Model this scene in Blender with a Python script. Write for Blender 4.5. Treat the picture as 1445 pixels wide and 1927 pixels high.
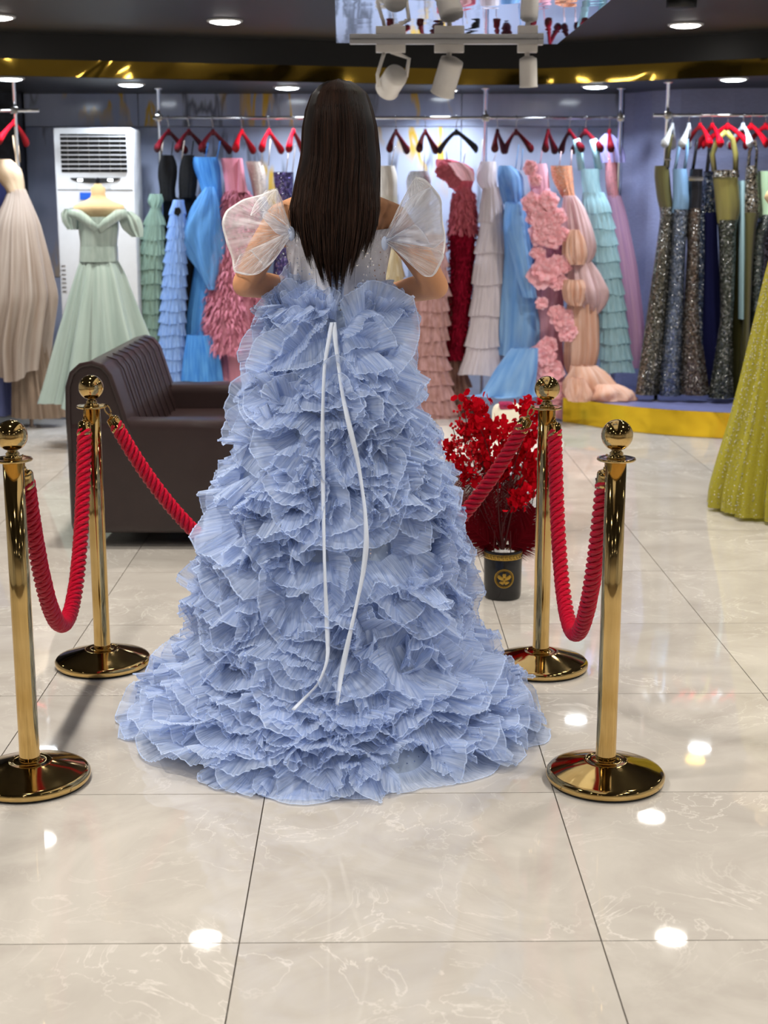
import bpy, bmesh, math, random
import numpy as np
from mathutils import Vector, Matrix, Euler
for o in list(bpy.data.objects): bpy.data.objects.remove(o)
SC = bpy.context.scene
COL = SC.collection
R = math.radians
PI = math.pi
rng = random.Random(7)
nrg = np.random.RandomState(7)

# ------------------------------------------------------------------ camera
FPX = 2650.0; PITCH = R(12.2); EYE = 1.5
cd = bpy.data.cameras.new('camera'); cam = bpy.data.objects.new('camera', cd); COL.objects.link(cam)
cam.location = (0, 0, EYE); cam.rotation_euler = (PI/2-PITCH, 0, 0)
cd.sensor_fit = 'VERTICAL'; cd.sensor_height = 36.0; cd.lens = FPX/1927*36.0
cd.dof.use_dof = True; cd.dof.focus_distance = 4.0; cd.dof.aperture_fstop = 4.6
cd.clip_start = .05; cd.clip_end = 60
SC.camera = cam
# ------------------------------------------------------------------ world, exposure
W = bpy.data.worlds.new('world'); SC.world = W; W.use_nodes = True
W.node_tree.nodes['Background'].inputs[0].default_value = (.8, .85, 1, 1)
W.node_tree.nodes['Background'].inputs[1].default_value = .3
vs = SC.view_settings
vs.view_transform = 'Standard'; vs.look = 'None'; vs.gamma = 1; vs.exposure = 0.08
try: vs.use_curve_mapping = False
except Exception: pass
cy = SC.cycles
cy.max_bounces = 7; cy.diffuse_bounces = 3; cy.glossy_bounces = 4; cy.transmission_bounces = 3
cy.transparent_max_bounces = 14; cy.sample_clamp_indirect = 4; cy.caustics_reflective = False; cy.caustics_refractive = False
cy.use_adaptive_sampling = True; cy.adaptive_threshold = .03
CEIL = 2.59; SOFF = 2.324
LP_MAIN = 18.5      # power of each ceiling downlight
LP_RACK = 13.0      # power of each soffit downlight over the racks

def ray(x, y):
    cx = (x-722.5)/FPX; cyy = -(y-963.5)/FPX
    return (cx, math.cos(PITCH)+cyy*math.sin(PITCH), -math.sin(PITCH)+cyy*math.cos(PITCH))
def U(x, y, Y):                     # point of the place seen at pixel x, y at distance Y
    d = ray(x, y); t = Y/d[1]; return Vector((d[0]*t, Y, EYE+d[2]*t))
def UZ(x, y, z):                    # same at height z
    d = ray(x, y); t = (z-EYE)/d[2]; return Vector((d[0]*t, d[1]*t, z))

# ------------------------------------------------------------------ materials
MATS = {}
def srgb(r, g, b):
    f = lambda c: (c/255/12.92) if c/255 <= .04045 else ((c/255+.055)/1.055)**2.4
    return (f(r), f(g), f(b), 1)
def newmat(n):
    m = bpy.data.materials.new(n); m.use_nodes = True; nt = m.node_tree; nt.nodes.clear()
    out = nt.nodes.new('ShaderNodeOutputMaterial'); return m, nt, out
class N:
    def __init__(s, nt): s.nt = nt
    def n(s, t, **k):
        x = s.nt.nodes.new('ShaderNode'+t)
        for a, b in k.items():
            if a.startswith('i_'):
                x.inputs[int(a[2:]) if a[2:].isdigit() else a[2:].replace('_', ' ')].default_value = b
            else: setattr(x, a, b)
        return x
    def l(s, a, b): s.nt.links.new(a, b)
    def ramp(s, src, stops):
        r = s.n('ValToRGB'); e = r.color_ramp.elements
        while len(e) < len(stops): e.new(.5)
        for i, (p, c) in enumerate(stops):
            e[i].position = p; e[i].color = c if len(c) == 4 else (*c, 1)
        s.l(src, r.inputs[0]); return r.outputs[0]
    def mix(s, f, a, b, mode='MIX'):
        m = s.n('Mix', data_type='RGBA', blend_type=mode)
        for v, i in ((f, 0), (a, 6), (b, 7)):
            if hasattr(v, 'links'): s.l(v, m.inputs[i])
            else: m.inputs[i].default_value = v
        return m.outputs[2]
    def math(s, op, a, b=None):
        m = s.n('Math', operation=op)
        for v, i in ((a, 0), (b, 1)):
            if v is None: continue
            if hasattr(v, 'links'): s.l(v, m.inputs[i])
            else: m.inputs[i].default_value = v
        return m.outputs[0]
def pbr(name, col, rough=.5, metal=0, noise=0, nscale=20, bump=0, bscale=60, coat=0, sheen=0, spec=.5, nstretch=None):
    if name in MATS: return MATS[name]
    m, nt, out = newmat(name); g = N(nt)
    p = g.n('BsdfPrincipled'); p.inputs['Roughness'].default_value = rough; p.inputs['Metallic'].default_value = metal
    p.inputs['Coat Weight'].default_value = coat; p.inputs['Coat Roughness'].default_value = .1
    p.inputs['Sheen Weight'].default_value = sheen; p.inputs['Specular IOR Level'].default_value = spec
    tc = g.n('TexCoord')
    vec = tc.outputs['Object']
    if nstretch:
        mp = g.n('Mapping'); mp.inputs['Scale'].default_value = nstretch; g.l(vec, mp.inputs[0]); vec = mp.outputs[0]
    nz = g.n('TexNoise', i_Scale=nscale, i_Detail=4.0); g.l(vec, nz.inputs['Vector'])
    c = col if len(col) == 4 else (*col, 1)
    lo = tuple(v*(1-noise) for v in c[:3])+(1,); hi = tuple(min(1, v*(1+noise)) for v in c[:3])+(1,)
    g.l(g.ramp(nz.outputs[0], [(.3, lo), (.7, hi)]), p.inputs['Base Color'])
    if bump:
        n2 = g.n('TexNoise', i_Scale=bscale, i_Detail=3.0); g.l(vec, n2.inputs['Vector'])
        b = g.n('Bump', i_Strength=bump, i_Distance=.01); g.l(n2.outputs[0], b.inputs['Height']); g.l(b.outputs[0], p.inputs['Normal'])
    g.l(p.outputs[0], out.inputs[0]); MATS[name] = m; return m
def cloth(name, col, trans=.35, streak=.25, alpha=1.0, su=60, sv=2, col2=None, sparkle=0, edge=False, rim=0, fade=0, rough=.8, gloss=0):
    """woven or tulle cloth: diffuse + light passing through, streaks along the folds (uv)"""
    if name in MATS: return MATS[name]
    m, nt, out = newmat(name); g = N(nt)
    tc = g.n('TexCoord'); mp = g.n('Mapping'); mp.inputs['Scale'].default_value = (su, sv, 1)
    g.l(tc.outputs['UV'], mp.inputs[0])
    nz = g.n('TexNoise', i_Scale=1.0, i_Detail=3.0); g.l(mp.outputs[0], nz.inputs['Vector'])
    c = col if len(col) == 4 else (*col, 1)
    c2 = (col2 if len(col2) == 4 else (*col2, 1)) if col2 else tuple(v*(1-streak) for v in c[:3])+(1,)
    colr = g.ramp(nz.outputs[0], [(.35, c2), (.65, c)])
    d = g.n('BsdfDiffuse'); t = g.n('BsdfTranslucent'); g.l(colr, d.inputs[0]); g.l(colr, t.inputs[0])
    mx = g.n('MixShader', i_0=trans); g.l(d.outputs[0], mx.inputs[1]); g.l(t.outputs[0], mx.inputs[2]); sh = mx.outputs[0]
    if gloss:
        gl = g.n('BsdfGlossy', i_Roughness=.35); gl.inputs[0].default_value = (1, 1, 1, 1); fr = g.n('Fresnel', i_IOR=1.45)
        f2 = g.math('MULTIPLY', fr.outputs[0], gloss); f3 = g.math('ADD', f2, gloss*.06)
        m2 = g.n('MixShader'); g.l(f3, m2.inputs[0]); g.l(sh, m2.inputs[1]); g.l(gl.outputs[0], m2.inputs[2]); sh = m2.outputs[0]
    if sparkle:
        vo = g.n('TexVoronoi', i_Scale=260.0); g.l(tc.outputs['Object'], vo.inputs['Vector'])
        sp = g.n('SeparateColor'); g.l(vo.outputs['Color'], sp.inputs[0])
        f = g.math('GREATER_THAN', sp.outputs[0], 1-sparkle)
        gl = g.n('BsdfGlossy', i_Roughness=.25); gl.inputs[0].default_value = (1, 1, 1, 1)
        nm = g.n('NewGeometry'); vm = g.n('VectorMath', operation='SUBTRACT'); vm.inputs[1].default_value = (.5, .5, .5); g.l(vo.outputs['Color'], vm.inputs[0])
        va = g.n('VectorMath', operation='ADD'); g.l(vm.outputs[0], va.inputs[0]); g.l(nm.outputs['Normal'], va.inputs[1])
        vn = g.n('VectorMath', operation='NORMALIZE'); g.l(va.outputs[0], vn.inputs[0]); g.l(vn.outputs[0], gl.inputs['Normal'])
        m2 = g.n('MixShader'); g.l(f, m2.inputs[0]); g.l(sh, m2.inputs[1]); g.l(gl.outputs[0], m2.inputs[2]); sh = m2.outputs[0]
    if alpha < 1:
        tr = g.n('BsdfTransparent')
        a = g.math('ADD', g.math('MULTIPLY', g.math('SUBTRACT', nz.outputs[0], .5), .9), alpha)
        if rim:
            lw = g.n('LayerWeight', i_Blend=.5); a = g.math('ADD', a, g.math('MULTIPLY', g.math('POWER', lw.outputs['Facing'], 2.5), rim))
        if edge:
            se = g.n('SeparateXYZ'); g.l(tc.outputs['UV'], se.inputs[0])
            if fade: a = g.math('SUBTRACT', a, g.math('MULTIPLY', se.outputs[1], fade))
            a = g.math('MAXIMUM', a, g.math('MULTIPLY', g.math('GREATER_THAN', se.outputs[1], .968), .92))
        cl = g.n('Clamp'); g.l(a, cl.inputs[0])
        m2 = g.n('MixShader'); g.l(cl.outputs[0], m2.inputs[0]); g.l(tr.outputs[0], m2.inputs[1]); g.l(sh, m2.inputs[2]); sh = m2.outputs[0]
    g.l(sh, out.inputs[0]); MATS[name] = m; return m
def sequin(name, col, col2, scale=170, amount=.5):
    if name in MATS: return MATS[name]
    m, nt, out = newmat(name); g = N(nt)
    tc = g.n('TexCoord'); vo = g.n('TexVoronoi', i_Scale=float(scale)); g.l(tc.outputs['Object'], vo.inputs['Vector'])
    sp = g.n('SeparateColor'); g.l(vo.outputs['Color'], sp.inputs[0])
    nz = g.n('TexNoise', i_Scale=12.0, i_Detail=5.0); g.l(tc.outputs['Object'], nz.inputs['Vector'])
    base = g.mix(nz.outputs[0], (*col2, 1), (*col, 1))
    p = g.n('BsdfPrincipled', i_Roughness=.24, i_Metallic=.8); g.l(g.mix(g.math('GREATER_THAN', sp.outputs[2], .93), g.mix(g.math('GREATER_THAN', sp.outputs[1], 1-amount), (*[v*.3 for v in col2], 1), base), (1, .98, .95, 1)), p.inputs['Base Color'])  # sparse near-white cells put glints of light into the base colour
    ge = g.n('NewGeometry'); vm = g.n('VectorMath', operation='SUBTRACT'); vm.inputs[1].default_value = (.5, .5, .5); g.l(vo.outputs['Color'], vm.inputs[0])
    sc = g.n('VectorMath', operation='SCALE'); sc.inputs['Scale'].default_value = 1.1; g.l(vm.outputs[0], sc.inputs[0])
    va = g.n('VectorMath', operation='ADD'); g.l(sc.outputs[0], va.inputs[0]); g.l(ge.outputs['Normal'], va.inputs[1])
    vn = g.n('VectorMath', operation='NORMALIZE'); g.l(va.outputs[0], vn.inputs[0]); g.l(vn.outputs[0], p.inputs['Normal'])
    g.l(p.outputs[0], out.inputs[0]); MATS[name] = m; return m
def emit(name, col, s):
    if name in MATS: return MATS[name]
    m, nt, out = newmat(name); g = N(nt); e = g.n('Emission', i_1=s); e.inputs[0].default_value = (*col, 1)
    g.l(e.outputs[0], out.inputs[0]); MATS[name] = m; return m

# ------------------------------------------------------------------ mesh helpers (world coordinates in, local out)
BASE = {}
def link(name, me, mat, parent):
    o = bpy.data.objects.new(name, me); COL.objects.link(o)
    if mat:
        if not me.materials: me.materials.append(mat)
    if parent is not None:
        o.parent = parent; BASE[o.name] = BASE.get(parent.name, Vector((0, 0, 0)))
    else: BASE[o.name] = Vector((0, 0, 0))
    return o
def mk(name, V, F, mat, parent=None, uv=None, smooth=True, **tags):
    """V (n,3) array of world points, F list/array of quads or tris -> ONE mesh object"""
    V = np.asarray(V, dtype=np.float32).reshape(-1, 3).copy()
    if parent is not None: V -= np.array(BASE.get(parent.name, (0, 0, 0)), dtype=np.float32)
    me = bpy.data.meshes.new(name)
    if isinstance(F, np.ndarray):
        k = F.shape[1]; nf = len(F); me.vertices.add(len(V)); me.vertices.foreach_set('co', V.ravel())
        me.loops.add(nf*k); me.loops.foreach_set('vertex_index', F.astype(np.int32).ravel())
        me.polygons.add(nf); me.polygons.foreach_set('loop_start', np.arange(0, nf*k, k, dtype=np.int32))
        me.update(calc_edges=True)
    else:
        me.from_pydata(V.tolist(), [], F)
    if uv is not None:
        ul = me.uv_layers.new(name='UVMap'); idx = np.zeros(len(me.loops), dtype=np.int32); me.loops.foreach_get('vertex_index', idx)
        ul.data.foreach_set('uv', np.asarray(uv, dtype=np.float32)[idx].ravel())
    if smooth: me.polygons.foreach_set('use_smooth', np.ones(len(me.polygons), dtype=bool))
    me.validate(); me.update()
    o = link(name, me, mat, parent)
    for k, v in tags.items(): o[k] = v
    return o
def tag(o, label, cat, group=None, kind=None):
    if label: o['label'] = label
    if cat: o['category'] = cat
    if group: o['group'] = group
    if kind: o['kind'] = kind
    return o
def thing(name, label, cat, loc=(0, 0, 0), group=None):
    o = bpy.data.objects.new(name, None); COL.objects.link(o); o.location = loc; o.empty_display_size = .1
    BASE[o.name] = Vector(loc); return tag(o, label, cat, group)
def gridF(nu, nv, cu=False):
    a = np.arange(nu if cu else nu-1); b = np.arange(nv-1); A, B = np.meshgrid(a, b, indexing='ij')
    A2 = (A+1) % nu
    return np.stack([A*nv+B, A2*nv+B, A2*nv+B+1, A*nv+B+1], -1).reshape(-1, 4)
class Acc:                           # gathers shapes of ONE part
    def __init__(s): s.V = []; s.F = []; s.UV = []; s.n = 0
    def add(s, V, F, uv=None):
        V = np.asarray(V, float).reshape(-1, 3); s.V.append(V)
        for f in (F.tolist() if isinstance(F, np.ndarray) else F): s.F.append([i+s.n for i in f])
        s.UV.append(np.asarray(uv, float) if uv is not None else V[:, :2]*1.0); s.n += len(V); return s
    def mk(s, name, mat, parent=None, smooth=True, **t):
        if len({len(f) for f in s.F}) == 1: F = np.array(s.F)
        else: F = s.F
        return mk(name, np.concatenate(s.V), F, mat, parent, uv=np.concatenate(s.UV), smooth=smooth, **t)
def tubeVF(P, r, seg=8, cap=True):
    P = np.asarray(P, float); n = len(P); r = np.broadcast_to(np.asarray(r, float), (n,))
    T = np.gradient(P, axis=0); T /= np.linalg.norm(T, axis=1)[:, None]+1e-9
    ref = np.array([0, 0, 1.]) if abs(T[0][2]) < .9 else np.array([1., 0, 0])
    Nn = np.cross(T[0], ref); Nn /= np.linalg.norm(Nn); V = []
    for i in range(n):
        Nn = Nn-T[i]*np.dot(Nn, T[i]); Nn /= np.linalg.norm(Nn)+1e-9; Bn = np.cross(T[i], Nn)
        a = np.arange(seg)*2*PI/seg
        V.append(P[i]+r[i]*(np.cos(a)[:, None]*Nn+np.sin(a)[:, None]*Bn))
    V = np.concatenate(V); F = []
    for i in range(n-1):
        for j in range(seg):
            k = (j+1) % seg; F.append([i*seg+j, i*seg+k, (i+1)*seg+k, (i+1)*seg+j])
    if cap:
        c0 = len(V); V = np.vstack([V, P[0], P[-1]])
        for j in range(seg):
            k = (j+1) % seg; F.append([c0, k, j, j]); F.append([c0+1, (n-1)*seg+j, (n-1)*seg+k, (n-1)*seg+k])
        F = [f if f[2] != f[3] else f[:3] for f in F]
    return V, F
def tube(name, P, r, mat, parent=None, seg=8, **t):
    V, F = tubeVF(P, r, seg); return mk(name, V, F, mat, parent, uv=V[:, :2], **t)
def latheVF(prof, c=(0, 0, 0), seg=32, sx=1, sy=1):
    a = np.arange(seg)*2*PI/seg; V = []
    for r, z in prof: V.append(np.stack([c[0]+r*sx*np.cos(a), c[1]+r*sy*np.sin(a), np.full(seg, c[2]+z)], 1))
    V = np.concatenate(V); F = []
    for i in range(len(prof)-1):
        for j in range(seg):
            k = (j+1) % seg; F.append([i*seg+j, i*seg+k, (i+1)*seg+k, (i+1)*seg+j])
    F.append(list(range(seg))[::-1]); F.append([(len(prof)-1)*seg+j for j in range(seg)])
    return V, F
def lathe(name, prof, c, mat, parent=None, seg=32, sx=1, sy=1, **t):
    V, F = latheVF(prof, c, seg, sx, sy); return mk(name, V, F, mat, parent, uv=V[:, :2], **t)
def boxVF(c, s, rot=None):
    x, y, z = s[0]/2, s[1]/2, s[2]/2
    V = np.array([(i*x, j*y, k*z) for i in (-1, 1) for j in (-1, 1) for k in (-1, 1)], float)
    if rot is not None: V = V @ np.array(Euler(rot).to_matrix()).T
    return V+np.array(c), [[0, 1, 3, 2], [4, 6, 7, 5], [0, 4, 5, 1], [2, 3, 7, 6], [0, 2, 6, 4], [1, 5, 7, 3]]
def box(name, c, s, mat, parent=None, bevel=0, seg=2, rot=None, **t):
    V, F = boxVF((0, 0, 0), s, rot)
    if not bevel: return mk(name, V+np.array(c), F, mat, parent, uv=V[:, :2], smooth=False, **t)
    V, F = boxVF((0, 0, 0), s)
    bm = bmesh.new(); vs = [bm.verts.new(v) for v in V]; [bm.faces.new([vs[i] for i in f]) for f in F]
    bmesh.ops.bevel(bm, geom=bm.edges[:], offset=bevel, segments=seg, affect='EDGES', profile=.6)
    if rot: bmesh.ops.rotate(bm, verts=bm.verts, matrix=Euler(rot).to_matrix())
    b = BASE.get(parent.name, Vector()) if parent is not None else Vector()
    bmesh.ops.translate(bm, verts=bm.verts, vec=Vector(c)-b); me = bpy.data.meshes.new(name); bm.to_mesh(me); bm.free()
    me.polygons.foreach_set('use_smooth', np.ones(len(me.polygons), dtype=bool))
    try: me.set_sharp_from_angle(angle=R(40))
    except Exception: pass
    o = link(name, me, mat, parent)
    for k, v in t.items(): o[k] = v
    return o
def ell(c, r, nu=16, nv=10):
    th = np.arange(nu)*2*PI/nu; ph = np.linspace(.05, PI-.05, nv)
    T, Pm = np.meshgrid(th, ph, indexing='ij')
    V = np.stack([c[0]+r[0]*np.sin(Pm)*np.cos(T), c[1]+r[1]*np.sin(Pm)*np.sin(T), c[2]+r[2]*np.cos(Pm)], -1).reshape(-1, 3)
    F = gridF(nu, nv, True).tolist(); F.append([i*nv for i in range(nu)]); F.append([i*nv+nv-1 for i in range(nu)][::-1])
    return V, F
def copy_tree(o, parent=None):
    c = o.copy(); COL.objects.link(c); c.parent = parent
    for ch in list(o.children): copy_tree(ch, c)
    return c

# ------------------------------------------------------------------ the setting
m_ceil = pbr('ceiling_black', (.011, .010, .010), .55, noise=.1)
m_black = pbr('band_black', (.008, .008, .009), .5)
m_soff = pbr('soffit_grey', (.022,.022,.026), .45, noise=.1)
m_white = pbr('white_plastic', (.62, .62, .64), .35, noise=.02)
m_chrome = pbr('chrome', (.78, .78, .8), .12, 1)
m_steel = pbr('steel', (.6, .6, .62), .25, 1)
def gold_mirror(name, col, bump, sc, rough=.06):
    m, nt, out = newmat(name); g = N(nt); tc = g.n('TexCoord')
    p = g.n('BsdfPrincipled', i_Roughness=rough, i_Metallic=1.0); p.inputs['Base Color'].default_value = (*col, 1)
    nz = g.n('TexNoise', i_Scale=sc, i_Detail=1.0, i_Distortion=1.2); g.l(tc.outputs['Object'], nz.inputs['Vector'])
    b = g.n('Bump', i_Strength=bump, i_Distance=.03); g.l(nz.outputs[0], b.inputs['Height']); g.l(b.outputs[0], p.inputs['Normal'])
    g.l(p.outputs[0], out.inputs[0]); return m
m_goldm = gold_mirror('gold_mirror_sheet', (.95, .62, .10), .5, 1.3)
m_goldp = gold_mirror('gold_plinth_sheet', (1.0, .66, .04), .35, 2.6, .12)
m_mirror = gold_mirror('ceiling_mirror', (.86, .9, .97), .035, 2.5, .008)

def marble_tile():
    m, nt, out = newmat('floor_marble'); g = N(nt)
    tc = g.n('TexCoord'); oi = g.n('ObjectInfo')
    off = g.n('VectorMath', operation='SCALE'); cv = g.n('CombineXYZ'); g.l(oi.outputs['Random'], cv.inputs[0]); g.l(oi.outputs['Random'], cv.inputs[1])
    g.l(cv.outputs[0], off.inputs[0]); off.inputs['Scale'].default_value = 37.0
    ad = g.n('VectorMath', operation='ADD'); g.l(tc.outputs['Object'], ad.inputs[0]); g.l(off.outputs[0], ad.inputs[1])
    n1 = g.n('TexNoise', i_Scale=2.2, i_Detail=8.0, i_Roughness=.6, i_Distortion=1.5); g.l(ad.outputs[0], n1.inputs['Vector'])
    base = g.ramp(n1.outputs[0], [(.3, srgb(170, 164, 158)), (.55, srgb(184, 179, 173)), (.75, srgb(193, 188, 182))])
    n2 = g.n('TexNoise', i_Scale=3.1, i_Detail=6.0, i_Roughness=.55, i_Distortion=2.5); g.l(ad.outputs[0], n2.inputs['Vector'])
    v = g.math('ABSOLUTE', g.math('SUBTRACT', n2.outputs[0], .5))
    vein = g.ramp(v, [(0, (.8, .8, .8)), (.006, (.4, .4, .4)), (.018, (0, 0, 0))])
    n3 = g.n('TexNoise', i_Scale=1.8, i_Detail=2.0); g.l(ad.outputs[0], n3.inputs['Vector'])
    vm = g.math('MULTIPLY', vein, g.ramp(n3.outputs[0], [(.42, (0, 0, 0)), (.62, (.9, .9, .9))]))
    c = g.mix(vm, base, srgb(216, 211, 206))
    p = g.n('BsdfPrincipled', i_Roughness=.07); g.l(c, p.inputs['Base Color']); p.inputs['Specular IOR Level'].default_value = .55
    n4 = g.n('TexNoise', i_Scale=9.0, i_Detail=2.0); g.l(ad.outputs[0], n4.inputs['Vector'])
    g.l(g.ramp(n4.outputs[0], [(.3, (.02,)*3), (.7, (.05,)*3)]), p.inputs['Roughness'])
    g.l(p.outputs[0], out.inputs[0]); return m
m_tile = marble_tile()
RX0, RX1, RY0, RY1 = -5.2, 5.2, -4.2, 11.3
m_grout = pbr('grout', srgb(96, 88, 80), .8)
fl = box('floor', ((RX0+RX1)/2, (RY0+RY1)/2, -.055), (RX1-RX0, RY1-RY0, .1), m_grout, kind='structure')
TW, TL = .757, .765; yaw = .0115
tv, tf = boxVF((0, 0, -.0025), (TW-.003, TL-.003, .005))
tme = None
for i in range(-6, 6):
    for j in range(-2, 11):
        # a tile corner stands at (.455, 2.685); the grid is turned a touch
        u = i*TW+TW/2+.455+.0115*2.685; v = 2.685+j*TL+TL/2
        x = u-yaw*v; y = v+yaw*u
        if tme is None:
            o = mk('tile', tv, tf, m_tile, fl, uv=tv[:, :2], smooth=False); tme = o.data
        else: o = link('tile', tme, None, fl)
        o.location = (x, y, 0); o.rotation_euler = (0, 0, yaw)

# curved line of the gold fascia and the edge of the ceiling
FX = [-5.2, -2.6, -1.75, -.45, .3, 1.0, 1.7, 2.2, 2.7, 5.2]
FY = [9.2, 9.34, 9.55, 9.86, 10.05, 10.1, 9.75, 9.45, 9.25, 9.0]
def fasY(x): return float(np.interp(x, FX, FY))
xs = np.linspace(RX0, RX1, 90); ysm = np.array([np.mean([fasY(x+d) for d in (-.3, -.15, 0, .15, .3)]) for x in xs])
def wallstrip(name, z0, z1, off, mat, th=.03, **t):
    n = len(xs); V = []
    for x, y in zip(xs, ysm):
        V += [(x, y+off, z0), (x, y+off, z1), (x, y+off+th, z1), (x, y+off+th, z0)]
    F = []
    for i in range(n-1):
        for k in range(4):
            a, b = i*4+k, i*4+(k+1) % 4; F.append([a, a+4, b+4, b])
    F += [[0, 1, 2, 3], [(n-1)*4+3, (n-1)*4+2, (n-1)*4+1, (n-1)*4]]
    o = mk(name, V, F, mat, None, uv=np.array(V)[:, :2], smooth=True, **t)
    try: o.data.set_sharp_from_angle(angle=R(40))
    except Exception: pass
    return o
# ceiling plate up to the curve
V = []; n = len(xs)
for x, y in zip(xs, ysm): V += [(x, RY0, CEIL), (x, y+.03, CEIL), (x, y+.03, CEIL+.08), (x, RY0, CEIL+.08)]
F = []
for i in range(n-1):
    for k in range(4):
        a, b = i*4+k, i*4+(k+1) % 4; F.append([a, a+4, b+4, b])
F += [[0, 1, 2, 3], [(n-1)*4+3, (n-1)*4+2, (n-1)*4+1, (n-1)*4]]
mk('ceiling', V, F, m_ceil, None, uv=np.array(V)[:, :2], smooth=False, kind='structure')
wallstrip('trim_1', 2.428, CEIL, 0, m_black, kind='structure')
wallstrip('trim_2', SOFF, 2.43, .0, m_goldm, kind='structure')
V = []
for x, y in zip(xs, ysm): V += [(x, y+.001, SOFF), (x, RY1, SOFF), (x, RY1, SOFF+.05), (x, y+.001, SOFF+.012)]
mk('ceiling_soffit', V, F, m_soff, None, uv=np.array(V)[:, :2], smooth=False, kind='structure')

def wall_marble():
    m, nt, out = newmat('wall_marble'); g = N(nt); tc = g.n('TexCoord'); oi = g.n('ObjectInfo')
    ad = g.n('VectorMath', operation='ADD'); cv = g.n('CombineXYZ'); g.l(g.math('MULTIPLY', oi.outputs['Random'], 23.0), cv.inputs[0])
    g.l(tc.outputs['Object'], ad.inputs[0]); g.l(cv.outputs[0], ad.inputs[1])
    mp = g.n('Mapping'); mp.inputs['Rotation'].default_value = (0, R(-30), 0); mp.inputs['Scale'].default_value = (2.4, 1, .55); g.l(ad.outputs[0], mp.inputs[0])
    n1 = g.n('TexNoise', i_Scale=.8, i_Detail=5.0, i_Distortion=.3); g.l(mp.outputs[0], n1.inputs['Vector'])
    base = g.ramp(n1.outputs[0], [(.3, srgb(142, 152, 184)), (.6, srgb(188, 196, 222))])
    def vein(sc, dist, w0, w1, thr):
        n2 = g.n('TexNoise', i_Scale=sc, i_Detail=4.0, i_Distortion=dist); g.l(mp.outputs[0], n2.inputs['Vector'])
        v = g.math('ABSOLUTE', g.math('SUBTRACT', n2.outputs[0], .5))
        k = g.ramp(v, [(0, (1, 1, 1)), (w0, (.8, .8, .8)), (w1, (0, 0, 0))])
        n3 = g.n('TexNoise', i_Scale=sc*.9, i_Detail=1.0); g.l(ad.outputs[0], n3.inputs['Vector'])
        return g.math('MULTIPLY', k, g.ramp(n3.outputs[0], [(thr, (0, 0, 0)), (thr+.08, (1, 1, 1))]))
    c = g.mix(vein(1.5, .25, .008, .03, .5), base, srgb(110, 114, 128))
    c = g.mix(vein(1.1, .35, .014, .024, .55), c, srgb(214, 172, 60))
    p = g.n('BsdfPrincipled', i_Roughness=.12); g.l(c, p.inputs['Base Color']); g.l(p.outputs[0], out.inputs[0]); return m
m_wm = wall_marble()
m_wall = pbr('painted_wall', (.72, .74, .8), .6, noise=.04)
m_wallw = pbr('warm_wall', (.8, .76, .7), .5, noise=.05)
m_fab = pbr('textured_wallcover', srgb(148, 153, 190), .55, noise=.08, nscale=30, bump=.25, bscale=14, nstretch=(1, 1, 5))
m_dark = pbr('dark_stone_wall', srgb(38, 40, 50), .3, noise=.5, nscale=25)
WY = 10.8
wb = box('wall_back', (0, WY+.11, 1.16), (RX1-RX0, .1, SOFF), m_wall, kind='structure')
# marble slabs of the back wall
xl = U(48, 300, WY).x; xr = U(1172, 300, WY).x
sx = [xl, U(262, 300, WY).x, U(615, 300, WY).x, U(868, 300, WY).x, xr]
sz = [(0, .98), (.984, 2.085), (2.089, SOFF)]
for a, b in zip(sx[:-1], sx[1:]):
    for z0, z1 in sz:
        box('marble_panel', ((a+b)/2, WY+.045, (z0+z1)/2), (b-a-.005, .03, z1-z0), m_wm, wb, bevel=.003, seg=1)
# dark stone on the far left, covered wall turning forward on the right
box('wall_left_return', ((RX0+xl)/2-.0, WY-.05, SOFF/2), (xl-RX0-.01, .2, SOFF), m_dark, kind='structure')
rp = [(xr, WY+.0), (xr+.06, WY-.05), (xr+.16, WY-.22), (xr+.34, WY-.36), (xr+.7, WY-.45), (RX1, WY-.6)]
V = []
for x, y in rp: V += [(x, y, 0), (x, y, SOFF), (x, y+.06, SOFF), (x, y+.06, 0)]
F = []
for i in range(len(rp)-1):
    for k in range(4):
        a, b = i*4+k, i*4+(k+1) % 4; F.append([a, a+4, b+4, b])
F += [[0, 1, 2, 3], [(len(rp)-1)*4+k for k in (3, 2, 1, 0)]]
mk('wall_right_return', V, F, m_fab, None, uv=np.array(V)[:, :2], smooth=False, kind='structure')
box('wall_left', (RX0-.05, (RY0+RY1)/2, CEIL/2), (.1, RY1-RY0, CEIL), m_wall, kind='structure')
box('wall_right', (RX1+.05, (RY0+RY1)/2, CEIL/2), (.1, RY1-RY0, CEIL), m_wall, kind='structure')
box('wall_front', ((RX0+RX1)/2, RY0-.05, CEIL/2), (RX1-RX0, .1, CEIL), m_wallw, kind='structure')

# raised platform with its gold front
PH = .17
px = np.linspace(U(1058, 800, 10.0).x, RX1, 60)
PY = lambda x: float(np.interp(x, [1.15, 1.30, 1.4, 1.6, 1.9, 2.3, 2.7, 5.2], [10.1, 10.0, 9.85, 9.6, 9.38, 9.22, 9.17, 9.1]))
py = [np.mean([PY(x+d) for d in (-.1, -.05, 0, .05, .1)]) for x in px]
m_plat = pbr('platform_top', srgb(104, 108, 150), .35, noise=.08)
V = []; n = len(px)
for x, y in zip(px, py):
    yb = float(np.interp(x, [q[0] for q in rp], [q[1] for q in rp]))-.012; V += [(x, y+.012, 0.001), (x, y+.012, PH), (x, yb, PH), (x, yb, .001)]
F = []
for i in range(n-1):
    for k in range(4):
        a, b = i*4+k, i*4+(k+1) % 4; F.append([a, a+4, b+4, b])
F += [[0, 1, 2, 3], [(n-1)*4+k for k in (3, 2, 1, 0)]]
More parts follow.
